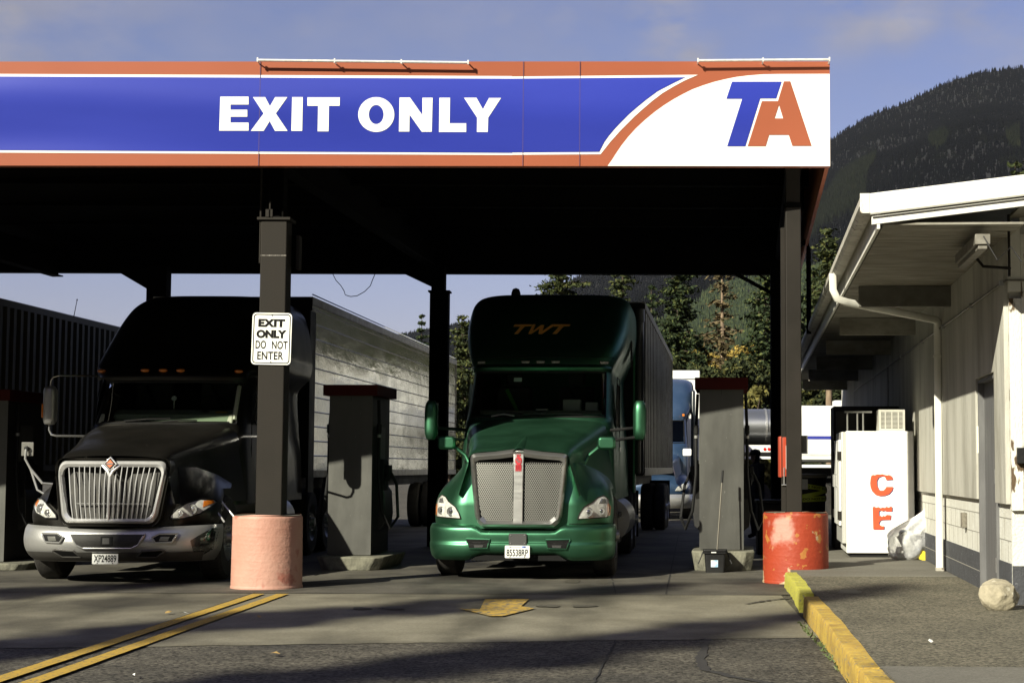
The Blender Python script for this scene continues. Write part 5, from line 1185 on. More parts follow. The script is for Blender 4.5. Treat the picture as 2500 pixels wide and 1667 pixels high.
# mirrors
for s in (-1,1):
    mx_ = s*1.41; y0 = 1.95
    def mf(u, v, mx_=mx_, y0=y0):
        a = 2*math.pi*u; q = 1-abs(2*v-1)**5; return (mx_+.088*math.copysign(abs(math.cos(a))**.7, math.cos(a))*(.55+.45*q), y0+.11*math.sin(a)*(.5+.5*q), 1.76+.53*v)
    mb = MB().grid(mf, 28, 20, close_u=True); n=28
    mb.add([mb.v[i] for i in range(n)], [tuple(range(n))]); mb.add([mb.v[20*n+i] for i in range(n)], [tuple(range(n))])
    mr_ = part('mirror', mb, m_green, G, smooth=True, ang=60)
    part('mirror_glass', MB().box(mx_-.075,mx_+.075,y0+.105,y0+.118,1.80,2.26), m_chrome, mr_)
    part('mirror_arm', MB().tube([(s*.98,2.35,1.90),(s*1.36,y0,1.925)], .022, 8).tube([(s*.98,2.35,1.76),(s*1.36,y0,1.80)], .022, 8), m_black, mr_, smooth=True)
    # hood mirror
    hx = s*1.03
    hm_ = part('hood_mirror', MB().prism(rrect(hx-.115,hx+.115,1.62,1.79,.05), lambda a,b:(a,.86,b), lambda a,b:(a,.97,b)), m_green, G, bevel=.03, smooth=True)
    part('hood_mirror_glass', MB().prism(rrect(hx-.10,hx+.10,1.63,1.78,.045), lambda a,b:(a,1.001,b), lambda a,b:(a,.972,b)), m_chrome, hm_)
    part('mirror_stalk', MB().tube([(hx-s*.09,.93,1.66),(s*.80,.95,1.55),(s*.745,.92,1.45),(s*.745,.90,1.30)], [.026,.022,.024,.04], 10), m_green, hm_, smooth=True)

# ---------------------------------------------------------------- TRAILERS
def trailer(label, p_front_right, dirv, L_, W, z0, z1, skin, mats, ribs, nose_mat, yawless=False):
    """reefer / dry van; p_front_right = plan point of the right front corner"""
    a = -math.atan2(dirv[0], dirv[1]); t = thing('box_trailer', label, 'trailer', (p_front_right[0], p_front_right[1], 0), a)
    part('body', MB().box(-W+.02,-.02,.02,L_-.02,z0+.12,z1-.05), skin, t)
    part('nose_wall', MB().prism(rrect(-W,0,z0,z1,.06), lambda a,b:(a,-.0,b), lambda a,b:(a,.018,b)), nose_mat, t)
    part('top_rail', MB().box(-.03,.005,.019,L_,z1-.11,z1).box(-W-.005,-W+.03,.019,L_,z1-.11,z1), mats, t, bevel=.004)
    part('bottom_rail', MB().box(-.03,.008,.019,L_,z0,z0+.119).box(-W-.008,-W+.03,.019,L_,z0,z0+.119), mats, t, bevel=.004)
    part('roof_skin', MB().box(-W+.0,.0,.019,L_,z1+.001,z1+.012), m_wtr_, t)
    part('rear_frame', MB().box(-W,0,L_-.018,L_,z0,z1-.01), mats, t)
    if ribs == 'h':
        rb = part('side_ribs', (lambda mb: [mb.add([(-.02,.03,z-.012),(-.004,.03,z),(-.02,.03,z+.012),(-.02,L_-.03,z-.012),(-.004,L_-.03,z),(-.02,L_-.03,z+.012)], [(0,1,4,3),(1,2,5,4)]) for z in [z0+.35+i*.236 for i in range(12)]] and mb)(MB()), m_ss, t)
        vb = MB()
        for i in range(int(L_/1.22)): vb.box(-.0195,-.019,.6+i*1.22,.604+i*1.22,z0+.13,z1-.12)
        part('panel_joints', vb, m_ss, t)
    elif ribs == 'v':
        vb = MB()
        y = .05
        while y < L_-.1: vb.add([(-.02,y,z0+.12),(.03,y+.04,z0+.12),(.03,y+.14,z0+.12),(-.02,y+.18,z0+.12),(-.02,y,z1-.11),(.03,y+.04,z1-.11),(.03,y+.14,z1-.11),(-.02,y+.18,z1-.11)], [(0,1,5,4),(1,2,6,5),(2,3,7,6)]); y += .28
        part('corrugated_side', vb, skin, t)
    else:
        vb = MB()
        for i in range(int(L_/.61)): vb.box(-.018,.001,.3+i*.61,.308+i*.61,z0+.13,z1-.12)
        part('panel_joints', vb, mats, t)
    part('landing_leg', MB().box(-.45,-.33,3.0,3.12,.25,z0).box(-.5,-.28,2.95,3.17,.2,.25), m_black, t); part('landing_leg', MB().box(-W+.33,-W+.45,3.0,3.12,.25,z0).box(-W+.28,-W+.5,2.95,3.17,.2,.25), m_black, t)
    part('underframe', MB().box(-W+.5,-.5,.5,L_-.3,z0-.22,z0-.002), m_black, t)
    for y in (L_-3.2, L_-1.9):
        for s in (0,1):
            x0, x1 = ((-.30,-.04) if s == 0 else (-W+.30,-W+.04)); wheel(t, x0, x1, y); wheel(t, x0-.3*(1 if s==0 else -1), x1-.29*(1 if s==0 else -1), y, hub=False, name='inner_wheel')
    part('mud_flap', MB().box(-.66,-.03,L_-1.1,L_-1.08,.2,1.1).box(-W+.03,-W+.66,L_-1.1,L_-1.08,.2,1.1), m_black, t)
    return t
m_wtr_ = M('trailer_roof_white', (.6,.6,.58), rough=.5)
m_ss = M('polished_stainless_wavy', (.46,.455,.43), (.36,.355,.33), scale=1.0, rough=.13, rough2=.22, metal=1, bump=.22, bscale=1.1, stretch=(1,.9,2.6), bdist=.05)
m_quilt = M('quilted_stainless', (.88,.86,.77), (.74,.72,.64), scale=1.2, rough=.26, rough2=.36, metal=.45, bump=.6, bscale=12, stretch=(1,3,.8), bdist=.05)
m_railm = M('trailer_rail', (.34,.33,.30), (.2,.19,.17), scale=4, rough=.45, metal=.6)
tg0 = at(1575, 737, 27.5); tg1 = at(1642, 870, 41.0)
trailer('quilted stainless box trailer behind the green tractor', (tg0.x, tg0.y), (tg1.x-tg0.x, tg1.y-tg0.y), 13.7, 2.6, 1.26, 4.10, m_quilt, m_railm, 'q', m_black)
tb0 = at(763, 723, 26.9); tb1 = at(1114, 880, 42.9)
trailer('ribbed stainless refrigerated trailer behind the black tractor', (tb0.x, tb0.y), (tb1.x-tb0.x, tb1.y-tb0.y), 16.1, 2.6, 1.22, 4.11, m_ss, m_railm, 'h', m_black)
tl0 = at(15, 735, 27.7); tl1 = at(283, 799, 32.9)
m_olive = M('olive_corrugated_steel', (.045,.041,.022), (.03,.028,.016), scale=2, rough=.6)
lt = trailer('olive corrugated container trailer at the left edge behind the black truck', (tl0.x-.02, 26.4), (tl1.x-tl0.x, tl1.y-tl0.y), 13, 2.5, 1.3, 4.12, m_olive, m_olive, 'v', m_olive)
qa = at(180,772,30.0); solo('whip_antenna', MB().cyl((0,0,0),(.05,0,.30),.008,.006,n=6).cyl((.05,0,.30),(.055,0,.33),.012,n=6), m_black, 'thin whip antenna standing above the olive container roof', 'antenna', loc=(qa.x, 30.0, at(177,772,30).z-.02))

# ---------------------------------------------------------------- BLACK TRACTOR
m_blk = metallic('black_metallic_paint', (.026,.025,.022), (.034,.031,.027), rough=.38, metal=.8, coat=.12, coatr=.05)
K = thing('semi_truck', 'black semi tractor with tall chrome barred grille parked in the left lane', 'truck', (at(266,1200,19.8).x, 19.8, 0), R_(0), 'semi tractors under the canopy')
G_CUR = K
chassis(K, 8.8)
kn = Shell(smooth_tab([(.62,.22,1.10,.66),(.75,.17,1.13,.68),(.88,.15,1.13,.74),(1.0,.20,1.10,.84),(1.12,.32,1.04,.92),(1.22,.52,.97,.90),(1.32,.80,.88,.8),(1.38,1.1,.78,.6)], 4), n=2.7)
kn.inner = (.66, .92, .20, .45)
mb = MB().grid(kn.fn(zs, lambda z: max(nose_back(z), kn.row(z)[0]+kn.row(z)[2]*.9)), 80, 14); zs3 = frange(1.12, 1.38, 14); mb.grid(kn.fn(zs3, lambda z: max(fend_back(z), kn.row(z)[0]+kn.row(z)[2]+.02)), 80, 14); mb.add([mb.v[-81+i] for i in range(81)], [tuple(range(81))])
part('fender_nose', mb, m_blk, K, smooth=True, ang=50)
hk = hood([(.10,1.515,.64,.16),(.3,1.585,.66,.18),(.6,1.65,.70,.22),(1.1,1.75,.79,.27),(1.6,1.86,.89,.30),(2.28,1.965,1.0,.33)], hp, m_blk, side_z=.95)
part('hood_crease', MB().tube([(.26,.6,1.636),(.40,1.2,1.715),(.62,1.9,1.79)], .012, 6).tube([(-.26,.6,1.636),(-.40,1.2,1.715),(-.62,1.9,1.79)], .012, 6), m_blk, hk, smooth=True)
# chrome grille with vertical bars
def gk(x, z): return .0+.13*abs(x)**1.8+.10*max(0, z-.70)**1.3
def kband(outer, inner, d0=.14, d1=-.03, d2=.06):
    mb = MB(); n = len(outer); vs = []
    for a, b in zip(outer, inner):
        mx_, mz = (a[0]+b[0])/2, (a[1]+b[1])/2
        vs += [(a[0], gk(*a)+d0, a[1]), (a[0], gk(*a)+.0, a[1]), (mx_, gk(mx_,mz)+d1, mz), (b[0], gk(*b)+.0, b[1]), (b[0], gk(*b)+d2, b[1])]
    fs = [(i*5+k, ((i+1)%n)*5+k, ((i+1)%n)*5+k+1, i*5+k+1) for i in range(n) for k in range(4)]
    return mb.add(vs, fs)
def gpath(wt, wb, z0, z1, r):
    wt *= 1.09; wb *= 1.09
    p = []
    for a, b in rrect(-1, 1, 0, 1, .14, 6):
        w = wb+(wt-wb)*b**.8; zz = z0+(z1-z0)*b - (.03*abs(a)**2*(1 if b > .5 else -1)); p.append((a*w, zz))
    return dense(p, 3)
m_kch = M('bright_grille_chrome', (.80,.80,.80), (.70,.70,.70), scale=9, rough=.22, metal=.55, coat=.3)
gk_f = part('grille_frame', kband(gpath(.605,.50,.70,1.475,.1), gpath(.545,.445,.755,1.405,.1)), m_kch, K, smooth=True, ang=50)
part('grille_surround', kband(gpath(.64,.53,.665,1.51,.1), gpath(.606,.50,.698,1.476,.1), .2, .02, .02), m_blk, K, smooth=True, ang=50)
for k in range(-8, 9):
    if k == 0: continue
    xt = k*.0640; xb_ = k*.0530; zt1 = 1.40-.012*abs(k)*.3; 
    if abs(k) == 1: zt1 = 1.33
    part('grille_bar', MB().tube([(xt, gk(xt,zt1)+.005, zt1), ((xt*2+xb_)/3+.0, gk(xt,1.2)-.018, 1.2), ((xt+2*xb_)/3, gk(xt,.95)-.018, .95), (xb_, gk(xb_,.75)+.008, .76+.0)], [.006,.0085,.0085,.006], 8), m_kch, gk_f, smooth=True)
part('grille_spine', MB().tube([(-.10,gk(.1,1.42)-.01,1.40),(-.03,gk(0,1.33)-.03,1.335),(0,gk(0,1.27)-.03,1.27),(0,gk(0,1)-.03,1.0),(0,gk(0,.76)-.01,.75)], [.014,.018,.017,.016,.014], 8).tube([(.10,gk(.1,1.42)-.01,1.40),(.03,gk(0,1.33)-.03,1.335),(0,gk(0,1.27)-.03,1.27)], [.014,.018,.017], 8), m_kch, gk_f, smooth=True)
part('radiator', MB().prism([(-.56,1.42),(.56,1.42),(.46,.74),(-.46,.74)], lambda a,b:(a, gk(a,b)+.085, b), lambda a,b:(a, gk(a,b)+.10, b)), M('radiator_fins', (.012,.011,.009), (.035,.031,.022), scale=10, rough=.6, stretch=(8,1,1), lo=.5, hi=.7, detail=2), gk_f)
part('cross_bar', MB().tube([(-.42,gk(.4,.95)+.05,.95),(.42,gk(.4,.95)+.05,.95)], .008, 6), m_satin, gk_f)
dm = lambda r: [(0,r*1.05),(r,0),(0,-r*1.05),(-r,0)]
eb = part('emblem', MB().prism([(a,b+1.42) for a, b in dm(.085)], lambda a,b:(a, gk(a,b)-.05, b), lambda a,b:(a, gk(a,b)-.01, b)), m_chrome, gk_f, bevel=.006)
part('emblem_field', MB().prism([(a,b+1.42) for a, b in dm(.062)], lambda a,b:(a, gk(a,b)-.054, b), lambda a,b:(a, gk(a,b)-.049, b)), m_ink, eb)
part('emblem_centre', MB().prism([(a,b+1.42) for a, b in dm(.046)], lambda a,b:(a, gk(a,b)-.058, b), lambda a,b:(a, gk(a,b)-.053, b)), M('emblem_orange', (.55,.13,.04), rough=.35), eb)
part('emblem_bar', MB().box(-.038,.038,gk(0,1.42)-.063,gk(0,1.42)-.0585,1.412,1.428), m_chrome, eb)
# bumper
kb = Shell(smooth_tab([(.27,.16,1.08,.72),(.33,.07,1.12,.72),(.42,.0,1.155,.74),(.52,-.02,1.17,.76),(.60,.0,1.17,.76),(.66,.03,1.165,.75),(.70,.08,1.15,.72)], 3), n=2.9)
zk = frange(.27, .70, 24); fk0 = kb.fn(zk, .74)
def kf(u, v):
    x, y, z = fk0(u, v); q = min(1, abs(x)/1.1); return (x, y, .27+.0*(1-q)+(z-.27)*(1-.10*(1-q)) + .0)
bk = part('bumper', MB().grid(kf, 90, 24), m_satin, K, smooth=True, ang=60)
part('lower_valance', kb.patch([(-1.0,.275),(1.0,.275),(1.06,.385),(-1.06,.385)], .020, 50, 6), M('charcoal_plastic', (.045,.043,.040), (.06,.057,.052), scale=6, rough=.5), bk, smooth=True)
part('bumper_corner_skin', kb.outline([(.97,.30),(1.15,.42),(1.163,.64),(1.12,.66),(.93,.52)], .003, .002, 6), M('dark_reflective_skin', (.10,.11,.10), (.2,.2,.19), scale=3, rough=.12, metal=.8), bk, smooth=True)
cen = [(-.28,.435),(-.36,.47),(-.44,.60),(.44,.60),(.36,.47),(.28,.435)]
part('centre_intake', kb.outline(cen, .026, .006, 5), M('intake_mesh', (.010,.010,.009), (.02,.019,.017), scale=60, rough=.7), bk); part('intake_rim', kb.ring(cen, .014, .018, 5), m_satin, bk, smooth=True)
part('radar_sensor', MB().prism(rrect(-.07,.07,.465,.575,.012), lambda a,b:(a,-.05,b), lambda a,b:(a,-.02,b)), m_black, bk, bevel=.004); part('sensor_face', MB().box(-.045,.035,-.054,-.0505,.485,.555), M('sensor_grey', (.12,.12,.115), rough=.35), bk)
for s in (-1,1):
    q1 = [(s*.56,.50),(s*.74,.505),(s*.80,.60),(s*.60,.60),(s*.52,.56)]; q2 = [(s*.33,.33),(s*.55,.33),(s*.66,.40),(s*.62,.415),(s*.40,.40)]
    for q_, nm in ((q1,'fog_recess'),(q2,'lower_vent')):
        part(nm, kb.outline(q_, .024, .006, 5), m_ink, bk); part('recess_rim', kb.ring(q_, .013, .016, 5), m_satin if nm[0]=='f' else MATS['charcoal_plastic'], bk, smooth=True)  # black patches on the bumper skin imitate the dark inside the openings
    part('fog_lamp', kb.outline([(s*.60,.52),(s*.70,.52),(s*.72,.57),(s*.62,.57)], .028, .003, 3), M('fog_reflector', (.12,.12,.11), rough=.15, coat=1), bk)
    # headlight: swept almond
    ho_ = [(s*.67,.775),(s*.82,.775),(s*.98,.83),(s*1.06,.90),(s*1.095,.965),(s*1.06,.995),(s*.95,1.0),(s*.84,.96),(s*.74,.885),(s*.68,.82)]
    hl = part('headlight', kn.outline(ho_, .014, .03, 5), m_headw, K, smooth=True, ang=50); part('headlight_rim', kn.ring(ho_, .012, .008, 5), m_black, hl, smooth=True)
    for (x, z, r) in ((s*.90,.885,.062),(s*.78,.84,.045)):
        y = kn.y(x, z)-.014; part('reflector_ring', MB().lathe([(r,y-.004),(r*.93,y-.016),(r*.8,y-.006),(r*.45,y-.004)], 24, axis='y', c=(x,0,z)), m_lens, hl, smooth=True)
        part('projector_lens', scaled(MB().lathe([(0,-.5),(.5,-.42),(.85,-.2),(1,0)], 20, axis='y'), Matrix.Translation((x,y-.004,z)) @ Matrix.Diagonal((r*.5,.03,r*.5,1))), m_lens, hl, smooth=True)
    part('turn_lens', kn.outline([(s*1.0,.905),(s*1.085,.955),(s*1.06,.99),(s*.99,.98)], .020, .008, 4), m_amber, hl)
plate_text(bk, 'XP24889', -.03, .325, .015)
me = pl(text('Z01', .14, .001, .002, .22), Matrix.Translation((0,0,0)) @ FACE)
for v in me.vertices:
    d = v.co.y; yy = .86+v.co.x; v.co = Vector((1.137-d, yy, .90+v.co.z))
part('unit_number', me, M('pale_grey_lettering', (.35,.35,.33), rough=.5), K)
# cab
kcab = Shell(smooth_tab([(.9,2.0,1.08,.6),(1.5,2.02,1.06,.6),(1.85,2.10,1.02,.64),(2.0,2.20,1.01,.68),(2.3,2.40,.99,.70),(2.50,2.52,.99,.74),(2.58,2.50,1.03,.76),(2.66,2.50,1.11,.80),(2.74,2.62,1.18,.9),(2.95,2.92,1.21,1.1),(3.2,3.2,1.19,1.25),(3.45,3.48,1.15,1.35),(3.65,3.75,1.09,1.4),(3.78,4.05,1.0,1.35),(3.85,4.4,.90,1.2),(3.88,4.8,.8,.9)], 4), n=3.6)
cab(K, kcab, 3.88, 6.0, m_blk, 1.95, 2.50, .90, 2.7)
part('visor', MB().grid(lambda u, v: (lambda x: (x, kcab.y(x, 2.60)-.16*math.sin(math.pi*v*.5)-.02, 2.70-.15*v))(-1.0+2.0*u), 30, 8), m_blk, K, smooth=True, solid=.012)
part('visor_edge', MB().tube([(x, kcab.y(x,2.60)-.18, 2.545) for x in frange(-1.0,1.0,24)], .008, 6), m_blk, K)
for x in (-.93,-.30,-.06,.17,.90):
    part('marker_light', scaled(MB().lathe([(0,-1),(.5,-.85),(.85,-.5),(1,0)], 16, axis='y'), Matrix.Translation((x, kcab.y(x,2.60)-.145, 2.655)) @ Matrix.Diagonal((.06,.05,.028,1))), m_amber, K, smooth=True)
side_details(K, kcab, m_blk, 1.05, True)
part('dashboard', MB().prism([(0,1.6),(0,1.98),(.08,2.075),(.45,2.15),(.55,2.05),(.6,1.6)], lambda a,b:(-.88,2.30+a,b), lambda a,b:(.88,2.30+a,b)), MATS['dash_sage'], K, bevel=.02)
part('a_pillar_trim', MB().tube([(.89,2.36,2.0),(.88,2.66,2.46)], .03, 6), MATS['dash_sage'], K)
seats(K)
part('dash_hat', MB().lathe([(.13,2.085),(.13,2.095),(.06,2.10),(.05,2.13),(0,2.14)], 20, c=(.45,2.6,0)), m_interior, K); part('orange_cloth', MB().box(.60,.76,2.5,2.65,2.08,2.12), M('orange_cloth', (.5,.28,.05), rough=.8), K, bevel=.015)
part('mirror_trinket', MB().cyl((0,2.70,2.28),(0,2.70,2.16),.010,n=8).cyl((0,2.69,2.30),(0,2.71,2.30),.035,n=12), m_chrome, K)
wipers(K, kcab, 2.0, (((-.50,1.98),(.10,2.01)),((.0,1.97),(.45,1.99))))
# mirrors: upright shells on bent tube brackets
for s in (-1,1):
    mx_ = s*1.47; y0 = 2.15
    def mf(u, v, mx_=mx_, y0=y0):
        a = 2*math.pi*u; q = 1-abs(2*v-1)**8; return (mx_+.082*math.copysign(abs(math.cos(a))**.6, math.cos(a))*(.7+.3*q), y0+.09*math.sin(a)*(.6+.4*q), 1.93+.50*v)
    mb = MB().grid(mf, 28, 22, close_u=True); mb.add([mb.v[i] for i in range(28)], [tuple(range(28))]); mb.add([mb.v[22*28+i] for i in range(28)], [tuple(range(28))])
    mr_ = part('mirror', mb, m_satin, K, smooth=True, ang=60)
    part('mirror_glass', MB().box(mx_-.07,mx_+.07,y0+.085,y0+.098,1.97,2.39), m_chrome, mr_)
    if s < 0: part('mirror_marker', MB().box(mx_-.088,mx_-.06,y0-.07,y0-.0,2.02,2.20), m_amber, mr_, bevel=.006)
    part('mirror_bracket', MB().tube([(mx_+0*s,y0,2.43),(mx_,y0,2.50),(mx_-s*.03,y0,2.55),(mx_-s*.10,y0+.02,2.57),(s*1.02,2.75,2.60)], .012, 8), m_chrome, mr_, smooth=True); part('mirror_bracket', MB().tube([(mx_,y0,1.93),(mx_,y0,1.86),(mx_-s*.03,y0,1.80),(mx_-s*.09,y0,1.785),(s*1.0,y0+.25,1.785)], .015, 8), m_chrome, mr_, smooth=True)
    if s > 0:
        part('mirror_stay', MB().tube([(.86,.95,1.17),(1.02,.95,1.05),(1.32,.80,.74)], .014, 8), m_satin, K, smooth=True); part('mirror_stay', MB().tube([(.80,.85,1.22),(.98,.80,.98),(1.22,.6,.72)], .013, 8), m_satin, K, smooth=True); continue
    hx, hy, hz0 = s*1.33, .95, 1.60
    hm_ = part('hood_mirror', MB().prism(rrect(hx-.075,hx+.075,hz0-.085,hz0+.085,.008), lambda a,b:(a,hy+.04,b), lambda a,b:(a,hy+.06,b)), M('mirror_back_steel', (.55,.54,.50), rough=.25, metal=.9), K, bevel=.004)
    part('mirror_ball', MB().lathe([(0,-.03),(.025,-.02),(.03,0),(.025,.02),(0,.03)], 12, axis='y', c=(hx,hy+.01,hz0+.01)), m_black, hm_, smooth=True)
    part('mirror_stalk', MB().tube([(hx,hy,hz0),(hx,hy-.02,hz0-.12),(hx-s*.06,hy,hz0-.24),(s*1.10,hy-.05,hz0-.42),(s*.88,hy+.05,1.16)], .016, 8).tube([(hx-s*.06,hy,hz0-.24),(s*1.16,hy-.05,hz0-.5),(s*1.02,hy-.05,1.02)], .014, 8), m_satin, hm_, smooth=True)
# far blue tractor and white trailer
m_blu = metallic('dusty_blue_paint', (.025,.055,.115), (.045,.08,.15), rough=.4, metal=.3)
U = thing('semi_truck', 'blue semi tractor far behind the quilted green truck trailer', 'truck', (at(1700,1100,45.5).x-1.25, 45.5, 0), R_(-2), 'semi tractors under the canopy')
G_CUR = U
ucab = Shell([(a*1.0, b-1.0, c, d) for a, b, c, d in gcab.tab], n=4.0)
cab(U, ucab, 3.985, 5.0, m_blu, 2.08, 2.70, .90, 2.9)
un = Shell([(a, b, c*.98, d) for a, b, c, d in kn.tab], n=2.7)
mb = MB().grid(un.fn(frange(.45,1.38,24), 2.0), 60, 24); part('fender_nose', mb, m_blu, U, smooth=True)
hood([(.10,1.50,.60,.10),(.3,1.585,.62,.12),(1.1,1.80,.80,.22),(2.25,2.03,.95,.30)], hp, m_blu, side_z=.95)
part('bumper', kb.patch([(-1.1,.3),(1.1,.3),(1.15,.68),(-1.15,.68)], .0, 40, 6), m_satin, U, smooth=True)
part('headlight', un.outline([(.67,.775),(.82,.775),(.98,.83),(1.095,.965),(.95,1.0),(.74,.885)], .014, .03, 4), m_headw, U); part('headlight', un.outline([(-.67,.775),(-.82,.775),(-.98,.83),(-1.095,.965),(-.95,1.0),(-.74,.885)], .014, .03, 4), m_headw, U)
for s in (-1,1):
    part('mirror', MB().prism(rrect(s*1.0-.12,s*1.0+.12,1.72,1.92,.04), lambda a,b:(a,.8,b), lambda a,b:(a,.9,b)), m_wht, U, bevel=.02)
    wheel(U, s*.86, s*1.14, 1.18); wheel(U, s*.80, s*1.08, 6.3, hub=False)
part('marker_light', MB().box(.86,.92,1.60,1.66,2.84,2.90), m_amber, U)
part('side_fairing', MB().box(1.10,1.22,2.2,5.2,.4,3.6), M('navy_side', (.02,.025,.03), rough=.3, coat=.5), U, bevel=.05)
t = thing('box_trailer', 'plain white box trailer behind the far blue tractor', 'trailer', (at(1705,1100,52).x, 52, 0), R_(-2))
ztw = at(1690,904,52).z
part('body', MB().box(-2.5,.05,0,10,1.2,ztw), m_wht, t, bevel=.04); part('top_rail', MB().box(-2.52,.07,-.02,10,ztw-.28,ztw-.24), m_satin, t)
for s in (-.3,-2.2): part('wheel', MB().cyl((s,8,.5),(s-.28,8,.5),.5,n=20), m_rubber, t)
# ================================================================ FAR VEHICLES
m_wtr = M('white_trailer_skin', (.78,.79,.78), (.70,.70,.68), scale=2, rough=.45)
# tank trailer (aluminium, seen from the side)
m_alum = M('brushed_aluminium_tank', (.45,.46,.47), (.36,.37,.38), scale=1.2, rough=.34, rough2=.45, metal=.9, bump=.05, bscale=3, stretch=(1,3,3))
tz = at(1860, 995.5, 53).z; tb = at(1860, 1084, 53).z
t = thing('tank_trailer', 'silver ribbed tank trailer parked sideways beyond the right dispenser', 'trailer', (3.6, 54, 0))
tr_ = (tz-tb)/2; tc = (tz+tb)/2
def tank(L, ry, rz, c, n=40): return MB().lathe([(0,-L/2-.25),(.55,-L/2-.22),(.86,-L/2-.08),(1,-L/2),(1,L/2),(.86,L/2+.08),(.55,L/2+.22),(0,L/2+.25)], n, axis='x')
tk = part('tank', scaled(tank(9,1,1,0), Matrix.Translation((-2.2,0,tc)) @ Matrix.Diagonal((1,.95,tr_,1))), m_alum, t, smooth=True, ang=40)
for k in range(9):
    part('rib', scaled(MB().lathe([(1.0,-.03),(1.035,-.03),(1.035,.03),(1.0,.03)], 40, axis='x'), Matrix.Translation((-6.2+k*1.13,0,tc)) @ Matrix.Diagonal((1,.95,tr_,1))), m_satin, tk)
r0 = at(1822,1098,52.9); r1 = at(1876,1087,52.9)
part('rear_frame', MB().box(-.9,.9,-1.03,-.93,at(1850,1103,53).z,at(1850,1086,53).z), m_wtr, t)
part('frame', MB().box(-6,2,-.5,.5,tb-.35,tb-.1), m_black, t)
ll = MB()
for k in range(3): ll.cyl((-.05+k*.13+.55,-1.031,at(1850,1096,53).z),(-.05+k*.13+.55,-1.05,at(1850,1096,53).z),.05,n=10)
part('tail_lights', ll, m_redlens, t)
part('bumper', MB().box(-.4,.7,-1.05,-.97,at(1850,1120,53).z,at(1850,1114,53).z), m_wtr, t)
for s in (-5.2,-3.9,.2,1.5):
    part('wheel', MB().cyl((s,-1.1,.5),(s,-.7,.5),.5,n=20), m_rubber, t)
# white tanker with blue stripe
W2 = at(2000, 989, 45)
t = thing('tanker_truck', 'white tanker with a thin blue stripe parked behind the column', 'tanker', (4.95, 46, 0))
zt_, zb_ = W2.z, at(2000,1128,45).z
part('tank', MB().prism(rrect(-1.0,1.0,zb_,zt_,.30,8), lambda a,b:(-.9,a,b), lambda a,b:(6.4,a,b)), m_wtr, t, smooth=True, ang=40)
part('stripe', MB().box(-.91,6.42,-1.006,-1.002,at(2000,1072,45).z,at(2000,1064,45).z), M('blue_stripe', (.03,.04,.28), rough=.4), t)
part('lower_tube', MB().cyl((-.9,-1.04,at(2000,1106,45).z),(6.4,-1.04,at(2000,1106,45).z),.10,n=16), m_wtr, t, smooth=True)
part('side_rail', MB().box(-.9,6.4,-1.14,-1.02,at(2000,1121,45).z,at(2000,1114,45).z), m_wtr, t)
part('reflector', MB().box(.9,1.5,-1.146,-1.141,at(2000,1120,45).z,at(2000,1116,45).z), m_redlens, t)
part('skirt', MB().box(-.9,6.4,-1.1,-1.0,at(2000,1141,45).z,at(2000,1134,45).z), m_wtr, t)
part('hatch', MB().box(.5,.9,-.3,.3,zt_+.002,zt_+.16), m_wtr, t)
part('frame', MB().box(-.8,6,-.5,.5,.7,zb_-.05), m_black, t)
for s in (0,1.35,4.8): part('wheel', MB().cyl((s,-1.1,.5),(s,-.7,.5),.5,n=20), m_rubber, t)

# ================================================================ PERSON behind the right pump, in the canopy's shade
px_ = at(1850, 1144, 33); 
t = thing('person', 'person in dark jacket and cap standing behind the right dispenser holding something black', 'person', (px_.x-.02, 33, 0.01), R_(-70))
bm = bmesh.new()
J = {'pel':(0,0,.93,.16),'sp':(0,.02,1.12,.15),'ch':(0,.02,1.33,.18),'nk':(0,.0,1.49,.065),'hd':(0,-.03,1.58,.09),'tp':(0,-.02,1.68,.085),
 'sl':(-.19,.0,1.41,.07),'el':(-.24,-.06,1.15,.05),'wl':(-.17,-.30,1.12,.036),'sr':(.19,.0,1.41,.07),'er':(.24,-.06,1.15,.05),'wr':(.12,-.32,1.13,.036),
 'hl':(-.09,.0,.86,.10),'kl':(-.11,-.03,.48,.07),'al':(-.12,.03,.10,.05),'fl':(-.13,-.14,.045,.042),'hr':(.09,.0,.86,.10),'kr':(.12,.06,.48,.07),'ar':(.13,.12,.10,.05),'fr':(.14,-.05,.045,.042)}
E = [('pel','sp'),('sp','ch'),('ch','nk'),('nk','hd'),('hd','tp'),('ch','sl'),('sl','el'),('el','wl'),('ch','sr'),('sr','er'),('er','wr'),('pel','hl'),('hl','kl'),('kl','al'),('al','fl'),('pel','hr'),('hr','kr'),('kr','ar'),('ar','fr')]
vv = {k: bm.verts.new(p[:3]) for k, p in J.items()}
for a, b_ in E: bm.edges.new((vv[a], vv[b_]))
me = bpy.data.meshes.new('body'); bm.to_mesh(me); bm.free(); ob = link(bpy.data.objects.new('body', me)); sk = ob.modifiers.new('skin','SKIN')
for i, k in enumerate(J): me.skin_vertices[0].data[i].radius = (J[k][3], J[k][3]*(.8 if k in ('ch','sp','pel') else 1)); me.skin_vertices[0].data[i].use_root = (k=='pel')
m_cloth = M('dark_jacket_cloth', (.012,.012,.014), (.02,.02,.024), scale=20, rough=.9)
finish(ob, m_cloth, t, subsurf=2)
m_skin = M('skin', (.42,.26,.19), rough=.6)
part('face', scaled(MB().lathe([(0,-.12),(.055,-.10),(.085,-.03),(.09,.03),(.07,.09),(0,.12)], 16), Matrix.Translation((0,-.055,1.60)) @ Matrix.Diagonal((.82,.75,.95,1))), m_skin, t, smooth=True)
part('cap', scaled(MB().lathe([(.105,-.02),(.108,.03),(.085,.08),(0,.10)], 16), Matrix.Translation((0,-.03,1.66))).box(-.07,.07,-.20,-.10,1.645,1.66), m_black, t, smooth=True)
